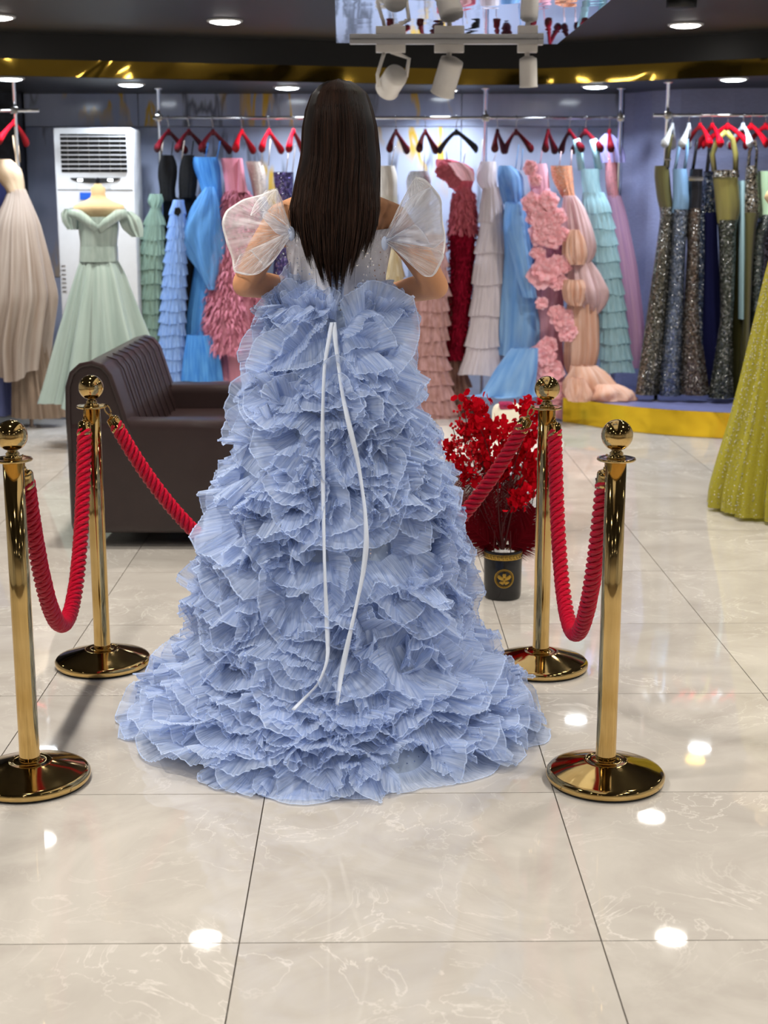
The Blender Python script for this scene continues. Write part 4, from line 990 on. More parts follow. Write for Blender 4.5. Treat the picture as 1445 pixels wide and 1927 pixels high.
part(gr, 'bodice', [(292, 345, 365), (308, 338, 372), (345, 336, 371), (372, 338, 367)], Y, c_bkv, amp=.05); part(gr, 'skirt', [(368, 336, 370), (395, 342, 370), (450, 345, 372), (700, 345, 372)], Y+.06, c_bkv, amp=.08)
strap(gr, [(342, 300), (347, 265)], Y, c_champ); strap(gr, [(360, 296), (364, 265)], Y, c_bkv)
c_lb = C('light_blue_frill', srgb(164, 194, 240), .35, streak=.25, su=80, col2=srgb(130, 166, 226))
gr = gownroot([(712, 300, 348)], Y-.14, 'light blue gown of many narrow frills on the left rack')
tiers(gr, [(376, 326, 346), (400, 320, 348), (440, 316, 350), (520, 308, 350), (600, 302, 348), (715, 298, 345)], Y-.14, c_lb, 15, 'frill', seed=40)
rosette(gr, 335, 398, Y-.24, .03, c_bkv, 3, 'black_bow')
c_bt = C('bright_blue_tulle', srgb(104, 172, 236), .35, streak=.22, su=50, col2=srgb(66, 134, 214), gloss=.2)
gr = gownroot([(715, 345, 410)], Y-.05, 'bright blue gown with a draped tulle overlay on the left rack')
part(gr, 'bodice', [(296, 364, 408), (310, 362, 414), (340, 374, 416), (370, 382, 418), (395, 384, 420)], Y-.05, c_bt, amp=.05)
part(gr, 'skirt', [(385, 386, 420), (440, 376, 422), (520, 364, 412), (600, 352, 402), (715, 346, 412)], Y-.05, c_bt, amp=.09, folds=9, dr=.6)
part(gr, 'overlay', [(352, 388, 402), (380, 368, 410), (420, 346, 416), (445, 341, 418), (480, 356, 418), (520, 378, 414), (545, 392, 408)], Y-.14, C('blue_overlay', srgb(120, 180, 238), .4, alpha=.75, streak=.15, su=24, edge=True), amp=.2, a0=.6, folds=5, dr=.4, swirl=3)
part(gr, 'train', [(630, 352, 400), (670, 346, 412), (716, 344, 418)], Y-.16, c_bt, amp=.1, folds=7)
strap(gr, [(386, 298), (392, 268)], Y, c_bt); strap(gr, [(408, 300), (414, 265)], Y, c_bt)
c_pk = C('pink_feather', srgb(222, 152, 170), .3, streak=.35, su=40, sv=1, col2=srgb(192, 118, 138)); c_pks = C('pink_satin', srgb(210, 134, 152), .1, streak=.1, gloss=.5)
gr = gownroot([(716, 420, 486)], Y-.05, 'pink feather-trimmed gown on the left rack beside her sleeve')
part(gr, 'bodice', [(298, 415, 456), (320, 419, 458), (350, 424, 458), (368, 424, 464)], Y-.05, c_pks, amp=.03)
fr = [(356, 432, 462), (370, 424, 474), (430, 412, 480), (500, 398, 482), (580, 384, 492), (664, 374, 498)]
part(gr, 'skirt', fr, Y-.05, c_pk, amp=.1, dr=.6); feathers(gr, fr, Y-.05, c_pk, 4200, .06); part(gr, 'underskirt', [(640, 414, 490), (716, 420, 488)], Y-.03, c_pks, amp=.1)
part(gr, 'side_panel', [(300, 448, 456), (340, 448, 462), (362, 446, 466)], Y-.1, c_pks, amp=.05, label='pale pink side panel')
c_nude = C('nude_sequin_mesh', srgb(202, 186, 178), .2, streak=.2, sparkle=.12); c_greyb = C('grey_blue_tulle', srgb(150, 166, 196), .4, streak=.2, su=50)
gr = gownroot([(716, 478, 520)], Y+.03, 'nude beaded gown with a grey-blue tulle skirt left of her shoulder')
part(gr, 'bodice', [(304, 462, 492), (320, 466, 500), (350, 474, 502), (372, 478, 500)], Y+.03, c_nude, amp=.04); part(gr, 'skirt', [(368, 478, 500), (430, 482, 520), (520, 484, 526), (716, 476, 530)], Y+.03, c_greyb, amp=.12)
strap(gr, [(492, 312), (495, 262)], Y, c_nude); strap(gr, [(505, 312), (509, 262)], Y, c_nude)
m_lil = sequin('lilac_sequin', (.42, .36, .85), (.2, .16, .5), 150, .25)
gr = gownroot([(716, 515, 560)], Y-.02, 'lilac sequin gown showing beneath her left sleeve')
part(gr, 'bodice', [(324, 514, 552), (345, 516, 552), (372, 522, 550)], Y-.02, m_lil, amp=.03); part(gr, 'skirt', [(370, 520, 552), (450, 518, 560), (560, 512, 566), (716, 508, 575)], Y-.02, m_lil, amp=.06)
strap(gr, [(538, 326), (545, 270)], Y, c_nude); strap(gr, [(550, 326), (556, 270)], Y, c_nude)
# back rack, right of her hair
gr = gownroot([(716, 700, 745)], Y, 'ivory strapless gown just right of her hair')
part(gr, 'bodice', [(312, 706, 742), (330, 708, 747), (370, 712, 747)], Y, C('ivory_satin', srgb(226, 216, 206), .1, gloss=.5), amp=.04)
part(gr, 'skirt', [(368, 710, 747), (450, 705, 752), (716, 700, 770)], Y, C('ivory_tulle', srgb(228, 220, 206), .35, streak=.2), amp=.12)
strap(gr, [(736, 314), (743, 275)], Y, c_nude)
gr = gownroot([(716, 715, 770)], Y-.15, 'cream ruffled gown behind the crook of her right arm')
cr_ = C('cream_ruffle', srgb(238, 228, 206), .35, streak=.15, su=40, col2=srgb(214, 190, 140)); tiers(gr, [(470, 735, 750), (500, 722, 756), (560, 714, 762), (640, 712, 768), (716, 708, 775)], Y-.15, cr_, 6, 'ruffle_tier', folds=9, amp=.16, seed=61)
gr = gownroot([(640, 770, 815)], Y-.05, 'silver grey beaded gown seen through her right sleeve')
part(gr, 'bodice', [(322, 772, 804), (332, 764, 810), (360, 766, 810), (390, 776, 806)], Y-.05, C('silver_mesh', srgb(190, 188, 196), .2, sparkle=.15), amp=.05); part(gr, 'skirt', [(386, 776, 808), (460, 770, 820), (640, 768, 826)], Y-.05, C('pale_blue_net', srgb(196, 206, 232), .4, streak=.2), amp=.12)
strap(gr, [(797, 326), (800, 280)], Y, c_nude)
c_bl = C('blush_ruffle', srgb(222, 178, 178), .35, streak=.25, su=44, col2=srgb(192, 146, 138))
gr = gownroot([(790, 770, 850)], Y-.16, 'long blush pink ruffled gown below her right elbow')
tiers(gr, [(440, 800, 836), (500, 785, 840), (580, 772, 842), (660, 770, 838), (740, 778, 850), (800, 785, 862)], Y-.16, c_bl, 13, 'ruffle_tier', folds=13, amp=.13, seed=71, dr=.5)
c_tan = C('rosewood_tulle', srgb(188, 146, 132), .35, streak=.35, su=50, col2=srgb(146, 104, 92))
gr = gownroot([(800, 790, 884)], Y-.02, 'dusky rose tulle gown heaped on the floor left of the red plant')
tiers(gr, [(560, 838, 858), (660, 838, 868), (720, 826, 878), (800, 808, 890)], Y-.02, c_tan, 6, 'ruffle_tier', folds=9, amp=.2, seed=75)
c_crim = C('crimson_frill', srgb(168, 30, 56), .25, streak=.4, su=70, sv=9, col2=srgb(112, 12, 34)); c_rose = C('rose_petal', srgb(222, 122, 136), .3, streak=.25, su=40, sv=6)
gr = gownroot([(678, 842, 876)], Y-.04, 'ombre gown, pink petal bodice fading to a crimson skirt')
part(gr, 'bodice', [(300, 820, 850), (310, 818, 888), (330, 828, 893), (350, 845, 888), (362, 858, 884)], Y-.04, c_rose, amp=.07, folds=6); rosette(gr, 838, 322, Y-.14, .075, c_rose, 31, 'petal_flower'); rosette(gr, 856, 340, Y-.14, .06, c_rose, 32, 'petal_flower')
part(gr, 'sash', [(306, 842, 870), (322, 850, 890), (340, 868, 893)], Y-.15, C('pale_pink_sash', srgb(236, 186, 190), .3), amp=.04, dr=.3)
part(gr, 'hip_panel', [(352, 866, 886), (370, 850, 892), (420, 844, 896), (440, 846, 896)], Y-.05, c_rose, amp=.05); feathers(gr, [(360, 856, 890), (440, 846, 896)], Y-.06, c_rose, 700, .035)
part(gr, 'skirt', [(424, 846, 895), (500, 848, 890), (600, 845, 882), (678, 838, 874)], Y-.05, c_crim, amp=.08, label='deep crimson skirt'); feathers(gr, [(430, 847, 894), (500, 849, 889), (600, 846, 881), (676, 840, 873)], Y-.05, c_crim, 1500, .035)
strap(gr, [(842, 306), (838, 276)], Y, c_nude); strap(gr, [(872, 308), (876, 282)], Y, c_nude)
c_wt = C('pale_pink_white_tulle', srgb(242, 232, 238), .4, streak=.12, su=70)
gr = gownroot([(704, 868, 950)], Y-.12, 'white tiered tulle gown in the middle of the back rack')
part(gr, 'bodice', [(304, 904, 933), (322, 897, 934), (345, 897, 932), (356, 908, 936)], Y-.12, c_wt, amp=.06)
tiers(gr, [(352, 908, 938), (385, 904, 946), (440, 902, 950), (500, 892, 950), (560, 890, 948), (640, 880, 944), (704, 868, 950)], Y-.12, c_wt, 6, 'tier', flare=1.12, folds=19, amp=.07, seed=81, over=1.12)
strap(gr, [(906, 306), (909, 262)], Y, c_wt); strap(gr, [(928, 306), (936, 280)], Y, c_wt)
c_sb = C('sky_blue_organza', srgb(160, 202, 244), .35, streak=.25, su=16, sv=2, col2=srgb(118, 170, 230), gloss=.3)
gr = gownroot([(775, 890, 1012)], Y-.16, 'sky blue draped organza gown with its train falling over the platform')
part(gr, 'bodice', [(312, 938, 962), (325, 935, 984), (350, 938, 985), (385, 948, 986)], Y-.12, c_sb, amp=.05)
part(gr, 'skirt', [(380, 950, 986), (420, 946, 996), (480, 950, 1004), (560, 946, 1010), (620, 942, 1018), (668, 938, 1016)], Y-.16, c_sb, amp=.12, folds=6, dr=.6, swirl=1.5)
part(gr, 'hip_drape', [(384, 955, 985), (405, 948, 990), (440, 952, 994), (500, 966, 1000), (560, 985, 1010)], Y-.26, c_sb, amp=.1, folds=4, dr=.3, swirl=3)
part(gr, 'train', [(655, 962, 1012), (700, 930, 1010), (740, 905, 1008), (775, 884, 1012), (800, 880, 1015)], 9.98, c_sb, amp=.14, folds=5, dr=.5, swirl=2, clampz=.19)
strap(gr, [(970, 318), (976, 272)], Y, c_sb); strap(gr, [(980, 320), (984, 280)], Y, c_sb)
c_ro = C('rose_pink_organza', srgb(255, 208, 216), .35, streak=.15, su=10, sv=2, col2=srgb(252, 182, 190)); c_rl = C('pale_rose_tulle', srgb(238, 184, 200), .4, streak=.15, su=50)
gr = gownroot([(790, 1000, 1068)], Y-.2, 'pink gown covered in large organza roses')
part(gr, 'bodice', [(308, 986, 1028), (330, 992, 1032), (362, 1000, 1034)], Y-.12, c_rl, amp=.04)
part(gr, 'skirt', [(355, 1000, 1034), (420, 1000, 1056), (520, 1008, 1060), (640, 1006, 1056), (760, 1010, 1062)], Y-.15, c_rl, amp=.12, folds=7)
for i, (x, y, r) in enumerate(((996, 318, .06), (1006, 338, .05), (1002, 385, .09), (1030, 378, .09), (1016, 410, .10), (1046, 410, .08), (1012, 440, .09), (1040, 446, .09), (1030, 425, .09), (1056, 440, .06), (1012, 478, .06), (1022, 512, .12), (1050, 500, .08), (1048, 530, .07), (1062, 505, .05),
                               (1018, 570, .05), (1056, 600, .09), (1066, 622, .08), (1048, 585, .07), (1022, 672, .11), (1036, 700, .11), (1046, 735, .09), (1030, 650, .07), (1052, 770, .08), (1064, 750, .07))):
    rosette(gr, x, y, Y-.3, r, c_ro, 100+i)
strap(gr, [(1016, 310), (1022, 270)], Y, c_rl)
c_pe = C('peach_organza', srgb(244, 210, 194), .4, streak=.2, su=24, sv=1.5, col2=srgb(232, 184, 158)); c_pl = C('pale_pink_organza', srgb(238, 206, 208), .4, streak=.15, su=24)
gr = gownroot([(760, 1060, 1190)], Y-.22, 'peach organza gown gathered into big puffs, train heaped on the platform')
part(gr, 'bodice', [(312, 1036, 1076), (335, 1038, 1078), (365, 1054, 1080), (372, 1058, 1082)], Y-.12, C('peach_beaded', srgb(232, 164, 132), .2, sparkle=.15, streak=.35, sv=20), amp=.05)
puffball(gr, [(368, 1062, 1082), (385, 1058, 1096), (430, 1058, 1112), (465, 1062, 1120), (488, 1068, 1116), (500, 1080, 1104)], Y-.22, c_pl, 7)
puffball(gr, [(432, 1072, 1088), (448, 1062, 1098), (480, 1060, 1104), (498, 1072, 1098)], Y-.3, c_pe, 71)
puffball(gr, [(488, 1072, 1108), (510, 1064, 1124), (550, 1060, 1142), (575, 1080, 1136), (590, 1100, 1124)], Y-.22, c_pl, 8)
puffball(gr, [(526, 1064, 1096), (540, 1058, 1104), (565, 1062, 1100), (575, 1072, 1094)], Y-.32, c_pe, 72)
puffball(gr, [(560, 1072, 1120), (600, 1066, 1124), (660, 1064, 1126), (696, 1064, 1118), (706, 1072, 1108)], Y-.22, c_pe, 9)
for i, rw in enumerate(([(688, 1075, 1120), (710, 1065, 1150), (735, 1062, 1170), (758, 1066, 1186)], [(722, 1120, 1160), (735, 1105, 1192), (752, 1104, 1198), (760, 1112, 1190)], [(712, 1070, 1100), (738, 1064, 1112), (762, 1072, 1108)])):
    part(gr, 'train_fold', rw, 9.97-.09*i, c_pe, amp=.16, a0=.8, folds=5, dr=.7, seed=90+i, clampz=PH+.006, swirl=2)
strap(gr, [(1052, 314), (1056, 285)], Y, c_pl); strap(gr, [(1074, 314), (1076, 282)], Y, c_pl)
c_aq = C('aqua_tulle', srgb(196, 230, 240), .4, streak=.2, su=60, col2=srgb(172, 212, 224))
gr = gownroot([(700, 1122, 1186)], Y-.1, 'aqua V-neck gown with a frilled skirt edge')
part(gr, 'bodice', [(318, 1092, 1128), (345, 1094, 1128), (366, 1098, 1132)], Y-.1, c_aq, amp=.03)
for q in ([(1094, 320), (1090, 290), (1084, 262)], [(1126, 320), (1122, 290), (1116, 262)]): strap(gr, q, Y-.1, c_aq, .028, 'shoulder_strap')
tiers(gr, [(362, 1096, 1136), (380, 1094, 1146), (450, 1106, 1160), (560, 1122, 1174), (640, 1128, 1184), (700, 1128, 1192)], Y-.1, c_aq, 11, 'frill', folds=15, amp=.06, seed=111, flare=1.06)
c_mv = C('mauve_tulle', srgb(218, 176, 204), .35, streak=.2, su=60, col2=srgb(190, 150, 192))
gr = gownroot([(690, 1184, 1216)], Y+.02, 'mauve tulle gown with a lilac cap collar, last on the back rack')
part(gr, 'bodice', [(284, 1138, 1158), (310, 1138, 1160), (350, 1140, 1164), (372, 1144, 1166)], Y+.02, C('mauve_lace', srgb(206, 140, 150), .2, sparkle=.06), amp=.04)
part(gr, 'skirt', [(368, 1142, 1168), (400, 1144, 1178), (500, 1158, 1198), (600, 1172, 1210), (692, 1180, 1216)], Y+.02, c_mv, amp=.08, dr=.6)
part(gr, 'cap_collar', [(252, 1138, 1150), (262, 1126, 1160), (285, 1124, 1172), (306, 1128, 1174)], Y+.02, C('lilac_organza', srgb(186, 180, 238), .4, alpha=.8, streak=.1), amp=.14, a0=.8, folds=8, label='sheer lilac collar')
for x, yw, mt, lb in ((319, 62, m_dred, 'dark red hanger holding the first black gown'), (357, 61, m_dred, 'dark red hanger holding the second black gown'), (402, 60, m_dred, 'dark red hanger holding the bright blue gown'),
                      (456, 74, m_red, 'red velvet hanger holding the pink feather gown'), (507, 70, m_red, 'red velvet hanger holding the nude beaded gown'), (553, 76, m_red, 'red velvet hanger close to the left of her hair'),
                      (745, 68, m_dred, 'dark red hanger close to the right of her hair'), (800, 68, m_dred, 'dark red hanger over the silver grey gown'), (858, -42, m_blk, 'black hanger holding the ombre gown'),
                      (935, 74, m_dred, 'dark red hanger holding the white tiered gown'), (970, -62, m_dred, 'dark red hanger holding the sky blue gown'), (1030, 72, m_dred, 'dark red hanger holding the pink rose gown'),
                      (1070, -72, m_dred, 'dark red hanger holding the peach puffed gown'), (1100, -62, m_dred, 'dark red hanger inside the aqua gown'), (1145, 80, m_dred, 'dark red hanger under the lilac collar')):
    hanger(x, Y, zb, R(yw+180 if yw > 0 else yw), mt, lb)

# right rack, dark sequin gowns
Y = YR
c_ol = C('olive_satin', srgb(78, 74, 40), .05, streak=.25, su=12, sv=1, gloss=1.0); c_olb = C('bright_olive_satin', srgb(118, 110, 56), .05, streak=.2, su=12, sv=1, gloss=1.0)
s_dk = sequin('dark_olive_sequin', (.40, .37, .30), (.12, .11, .08)); s_bl = sequin('steel_blue_sequin', (.42, .50, .68), (.16, .2, .3)); s_br = sequin('brown_sequin', (.38, .28, .22), (.15, .11, .085))
s_nv = sequin('navy_sequin', (.14, .19, .30), (.04, .055, .1)); s_gn = sequin('dark_green_sequin', (.28, .30, .25), (.09, .10, .075)); s_gg = sequin('grey_green_sequin', (.36, .42, .40), (.14, .18, .17)); s_pw = sequin('pewter_sequin', (.55, .46, .36), (.12, .1, .07), 120, .6)
m_jet = pbr('black_satin', (.012, .012, .016), .25, noise=.2)
def mermaid(label, rows, mb, ms, split, Yg=Y, **k):
    g_ = gownroot([rows[-1]], Yg, label); part(g_, 'bodice', cut(rows, rows[0][0], split+6), Yg, mb, amp=.04, dr=.7, folds=5); part(g_, 'skirt', cut(rows, split, rows[-1][0]), Yg, ms, amp=.07, dr=.9, folds=6, dmin=.06, clampz=PH+.02, **k); return g_
g1 = mermaid('olive one-shoulder gown with a dark sequin skirt, first on the right rack', [(312, 1232, 1258), (326, 1230, 1260), (360, 1234, 1262), (385, 1238, 1266), (400, 1244, 1264), (460, 1236, 1262), (560, 1222, 1256), (660, 1208, 1248), (742, 1196, 1238)], c_ol, s_dk, 390, dmax=.2)
strap(g1, [(1254, 316), (1256, 290), (1259, 262), (1262, 252)], Y-.03, c_ol, .022, 'shoulder_strap'); box('buckle', U(1256, 300, Y-.055), (.05, .01, .014), m_steel, g1, bevel=.003)
g2 = mermaid('steel blue gown with a sequin skirt, second on the right rack', [(318, 1266, 1292), (345, 1266, 1296), (385, 1266, 1300), (398, 1264, 1296), (460, 1262, 1290), (560, 1256, 1286), (660, 1246, 1282), (744, 1240, 1280)], C('slate_blue_satin', srgb(112, 146, 182), .05, streak=.15, gloss=.8), s_bl, 394, Y-.03)
for q in ([(1270, 320), (1276, 285), (1280, 262)], [(1288, 320), (1292, 290), (1293, 262)]): strap(g2, q, Y-.04, C('slate_blue_satin', (0, 0, 0)), .012, 'shoulder_strap')
g3 = mermaid('black satin and brown sequin gown, third on the right rack', [(318, 1298, 1322), (338, 1296, 1322), (388, 1297, 1320), (400, 1294, 1318), (480, 1292, 1316), (560, 1288, 1314), (640, 1284, 1320), (700, 1282, 1328), (742, 1281, 1334)], m_jet, s_br, 392, Y-.05)
box('silver_belt', U(1309, 336, Y-.13), (.10, .02, .03), m_steel, g3, bevel=.006); strap(g3, [(1303, 322), (1308, 290), (1312, 262)], Y-.04, m_jet, .012, 'shoulder_strap')
g4 = mermaid('navy gown with a sequin side panel, fourth on the right rack', [(322, 1324, 1344), (360, 1322, 1346), (400, 1318, 1348), (460, 1314, 1350), (560, 1316, 1354), (640, 1318, 1358), (735, 1322, 1362)], s_nv, C('midnight_crepe', srgb(24, 26, 58), .02, streak=.1), 400, Y+.05)
part(g4, 'side_panel', [(395, 1308, 1326), (480, 1308, 1326), (600, 1306, 1322), (680, 1310, 1322)], Y-.03, s_nv, amp=.05, label='navy sequin side panel'); strap(g4, [(1330, 324), (1334, 290), (1336, 262)], Y-.02, m_jet, .014, 'shoulder_strap')
g5 = mermaid('bright olive halter gown with a dark green sequin skirt on the right rack', [(334, 1341, 1388), (350, 1343, 1390), (400, 1348, 1392), (418, 1350, 1386), (440, 1352, 1384), (520, 1354, 1382), (600, 1356, 1378), (680, 1344, 1378), (748, 1333, 1378)], c_olb, s_gn, 414, Y-.10)
part(g5, 'beaded_band', [(320, 1342, 1390), (334, 1341, 1390)], Y-.11, s_pw, amp=.03, dr=.7, n=8)
for q in ([(1344, 322), (1340, 290), (1352, 260), (1366, 248)], [(1384, 322), (1384, 290), (1378, 262), (1366, 248)]): strap(g5, q, Y-.1, c_olb, .02, 'halter_strap')
g6 = mermaid('dark olive floor-length gown hanging behind the yellow-green skirt', [(400, 1376, 1398), (500, 1376, 1404), (600, 1376, 1408), (748, 1372, 1402)], c_ol, C('dark_olive_crepe', srgb(62, 60, 34), .02, streak=.3, su=12), 410, Y+.02)
g7 = mermaid('pewter sequin top with an olive skirt, near the right edge', [(312, 1404, 1424), (330, 1402, 1426), (370, 1400, 1428), (398, 1398, 1432), (410, 1400, 1424), (480, 1400, 1416), (600, 1398, 1410), (740, 1390, 1410)], s_pw, c_ol, 400, Y-.09)
strap(g7, [(1408, 316), (1410, 285), (1418, 264)], Y-.1, s_pw, .012, 'shoulder_strap'); strap(g7, [(1422, 316), (1424, 285), (1420, 264)], Y-.1, s_pw, .01, 'shoulder_strap')
g8 = mermaid('mint green satin gown with a grey-green sequin skirt at the right edge', [(322, 1426, 1456), (360, 1424, 1460), (402, 1430, 1462), (440, 1412, 1440), (520, 1410, 1434), (640, 1408, 1430), (740, 1404, 1436)], C('mint_satin', srgb(190, 220, 184), .1, streak=.15, gloss=1), s_gg, 404, Y-.04)
g9 = mermaid('brown sequin gown cut by the right edge of the picture', [(320, 1462, 1484), (420, 1440, 1476), (560, 1434, 1470), (740, 1420, 1480)], s_br, s_br, 400, Y+.05)
g10 = gownroot([(600, 1392, 1402)], Y+.1, 'pale aqua gown glimpsed between the olive gowns'); part(g10, 'skirt', [(340, 1390, 1402), (420, 1390, 1402), (600, 1390, 1400)], Y-.06, C('pale_aqua_crepe', srgb(150, 178, 184), .1), amp=.05)
m_glass = pbr('clear_hanger_plastic', (.42, .44, .48), .15, coat=.5)
for x, yw, mt, lb in ((1262, 70, m_glass, 'clear plastic hanger holding the one-shoulder olive gown'), (1293, 72, m_glass, 'clear plastic hanger holding the steel blue gown'), (1314, 108, m_red, 'red velvet hanger over the black and brown gown'), (1337, 104, m_red, 'red velvet hanger over the navy gown'),
                      (1366, 140, m_red, 'red velvet hanger inside the bright olive halter gown'), (1395, 100, m_glass, 'white hanger beside the bright olive gown'), (1410, 120, m_red, 'red velvet hanger over the pewter sequin top'), (1437, 118, m_red, 'red velvet hanger at the right edge of the picture')):
    hanger(x, Y, zr, R(yw), mt, lb, -.05)

# yellow-green beaded gown in the right foreground
YY = 7.0
c_yl = C('chartreuse_tulle', srgb(204, 196, 78), .35, streak=.28, su=46, sv=.6, col2=srgb(160, 150, 44), gloss=.25, sparkle=.05)
gr = gownroot([(950, 1330, 1700)], YY, 'yellow-green pleated tulle gown with beaded stripes at the right edge')
part(gr, 'bodice', [(345, 1470, 1560), (400, 1474, 1556), (452, 1480, 1550)], YY, c_yl, amp=.02, dr=.7)
part(gr, 'skirt', [(450, 1478, 1552), (466, 1456, 1574), (500, 1446, 1584), (560, 1432, 1598), (640, 1414, 1616), (720, 1396, 1634), (800, 1376, 1654), (870, 1356, 1674), (920, 1343, 1688), (952, 1340, 1692)], YY, c_yl, folds=23, amp=.075, a0=.3, dr=.95, dmax=.52, su=220, clampz=.004)
V, F, uv, (rn, su) = rings([(455, 1474, 1556), (500, 1446, 1584), (640, 1414, 1616), (800, 1376, 1654), (945, 1339, 1693)], YY, folds=23, amp=.075, a0=.3, dr=.955, dmax=.525, su=220, n=60)
G = V.reshape(rn, su, 3); A = Acc(); g = np.random.RandomState(5)
for j in range(110, 220, 5):
    for i in range(2, rn-2):
        for _ in range(2):
            p = G[i, j]+g.randn(3)*[.004, .0, .012]; p[1] -= .004; v, f = boxVF(p, (.005, .004, .005)); A.add(v, f)
A.mk('beading', pbr('bead_pale', (.95, .92, .7), .15, .6), gr, smooth=False, kind='stuff')
dress_form(1515, 300, YY, 'dress form wearing the yellow-green gown, outside the right edge', 1.0)

# ------------------------------------------------------------------ brown leather sofa
m_lea = pbr('brown_leather', srgb(46, 34, 34), .38, noise=.1, nscale=12, bump=.15, bscale=220, coat=.15)
m_leg = pbr('sofa_leg_metal', (.6, .59, .6), .35, .3)
SX0, SX1, SY0, SY1 = -1.405, -.50, 6.14, 7.62
sf = thing('sofa', 'dark brown leather sofa with channelled backrest, behind the rear left post', 'sofa', ((SX0+SX1)/2, (SY0+SY1)/2, 0))
box('frame', ((SX0+SX1)/2+.02, (SY0+SY1)/2, .195), (SX1-SX0-.06, SY1-SY0-.1, .25), m_lea, sf, bevel=.02)
box('armrest', ((SX0+SX1)/2, SY0+.09, .325), (SX1-SX0, .18, .51), m_lea, sf, bevel=.045, seg=5)
box('armrest', ((SX0+SX1)/2, SY1-.09, .325), (SX1-SX0, .18, .51), m_lea, sf, bevel=.045, seg=5)
for k in range(2): box('seat_cushion', ((SX0+SX1)/2+.14, SY0+.19+.555*(k+.5), .385), (SX1-SX0-.22, .55, .15), m_lea, sf, bevel=.04, seg=5)
def profext(prof, y0, y1, n, bulge=.0):
    V = []; m_ = len(prof); cx = sum(p[0] for p in prof)/m_; cz = sum(p[1] for p in prof)/m_
    for i in range(n):
        f = i/(n-1); e = min(f, 1-f)*(y1-y0); s = 1-.5*max(0, 1-e/.025)**2*.12
        for x, z in prof: V.append((cx+(x-cx)*s, y0+(y1-y0)*f, cz+(z-cz)*s))
    F = [[i*m_+j, (i+1)*m_+j, (i+1)*m_+(j+1) % m_, i*m_+(j+1) % m_] for i in range(n-1) for j in range(m_)]; F += [list(range(m_)), [(n-1)*m_+j for j in range(m_)][::-1]]
    return V, F
pf = [(SX0+.02, .40), (SX0+.015, .60), (SX0+.02, .73), (SX0+.04, .79), (SX0+.08, .825), (SX0+.13, .835), (SX0+.175, .82), (SX0+.205, .78), (SX0+.23, .70), (SX0+.265, .58), (SX0+.31, .44), (SX0+.315, .40)]
V, F = profext(pf, SY0+.01, SY1-.01, 40); V = np.array(V)
bk = mk('backrest', V, F, m_lea, sf, uv=V[:, :2]); bk.data.set_sharp_from_angle(angle=R(50))
# near end: piped outline and inset cheek
q = [(x, SY0+.008, z) for x, z in pf[:-1]]; V, F = tubeVF(np.array(q), .012, 8); mk('piping', V, F, m_lea, sf, uv=V[:, :2])
for k in range(8):                     # raised channels of the backrest
    y = SY0+.30+k*.145; q = [(x+.008, y, z) for x, z in pf[5:-1]]; V, F = tubeVF(np.array(q), [.002]+[.0035]*(len(q)-2)+[.002], 6); mk('channel_seam', V, F, m_lea, sf, uv=V[:, :2])
for x in (SX0+.075, SX1-.075):
    for y in (SY0+.07, SY1-.07): box('leg', (x, y, .0365), (.12, .06, .071), m_leg, sf, bevel=.004)

# ------------------------------------------------------------------ white table behind the plant
m_tw = pbr('white_lacquer', (.80, .79, .76), .2, coat=.4)
tc_ = (.40, 6.62); tt_ = thing('coffee_table', 'round white coffee table with curved grey legs behind the red plant', 'table', (tc_[0], tc_[1], 0))
lathe('tabletop', [(.02, .385), (.42, .385), (.452, .39), (.462, .405), (.452, .42), (.42, .424), (.01, .424)], (tc_[0], tc_[1], 0), m_tw, tt_, 56)
m_tl = pbr('grey_lacquer', srgb(150, 146, 140), .3)
for k in range(4):
    a = R(45+90*k+12); q = [(.36, .385), (.33, .30), (.25, .22), (.20, .14), (.235, .06), (.30, .012)]
    P = np.array([(tc_[0]+r*math.cos(a), tc_[1]+r*math.sin(a), z) for r, z in q]); kk = np.linspace(0, 5, 24); P = np.stack([np.interp(kk, range(6), P[:, i]) for i in range(3)], 1)
    for _ in range(4): P[1:-1] = (P[:-2]+2*P[1:-1]+P[2:])/4
    V, F = tubeVF(P, np.interp(kk, range(6), [.03, .045, .05, .04, .03, .025]), 10); mk('leg', V, F, m_tl, tt_, uv=V[:, :2])
bx = U(955, 800, 6.7); b_ = thing('gift_box', 'small cream box with a crimson patterned top on the white table', 'box', (bx.x, 6.7, .424))
box('box_body', (bx.x, 6.7, .424+.08), (.15, .12, .16), pbr('cream_card', srgb(238, 230, 212), .6), b_, bevel=.05, seg=5); box('lid', (bx.x-.01, 6.69, .575), (.07, .1, .03), pbr('crimson_card', srgb(150, 40, 80), .5, noise=.5, nscale=60), b_, bevel=.012)

# ------------------------------------------------------------------ red arrangement in its pot
PX, PYY = U(945, 1122, 5.36).x, 5.36
pr_ = .0735; ph_ = .195
pp = thing('potted_arrangement', 'black pot with gold band and medallion holding red sprays and dark red fronds', 'potted plant', (PX, PYY, 0))
m_pot = pbr('black_gloss_pot', (.006, .006, .007), .18, coat=.1); m_gp = pbr('gold_print', srgb(196, 158, 70), .3, .85)
V, F = latheVF([(pr_*.95, .001), (pr_*.97, .006), (pr_, .02), (pr_*1.02, ph_-.004), (pr_*1.0, ph_), (pr_*.93, ph_), (pr_*.92, ph_-.02), (.002, ph_-.02)], (PX, PYY, 0), 48); mk('pot', V, F, m_pot, pp, uv=V[:, :2])
V, F = latheVF([(pr_*1.012, ph_-.032), (pr_*1.026, ph_-.031), (pr_*1.030, ph_-.011), (pr_*1.012, ph_-.010)], (PX, PYY, 0), 48); mk('gold_band', V, F, m_gp, pp, uv=V[:, :2])
A = Acc()
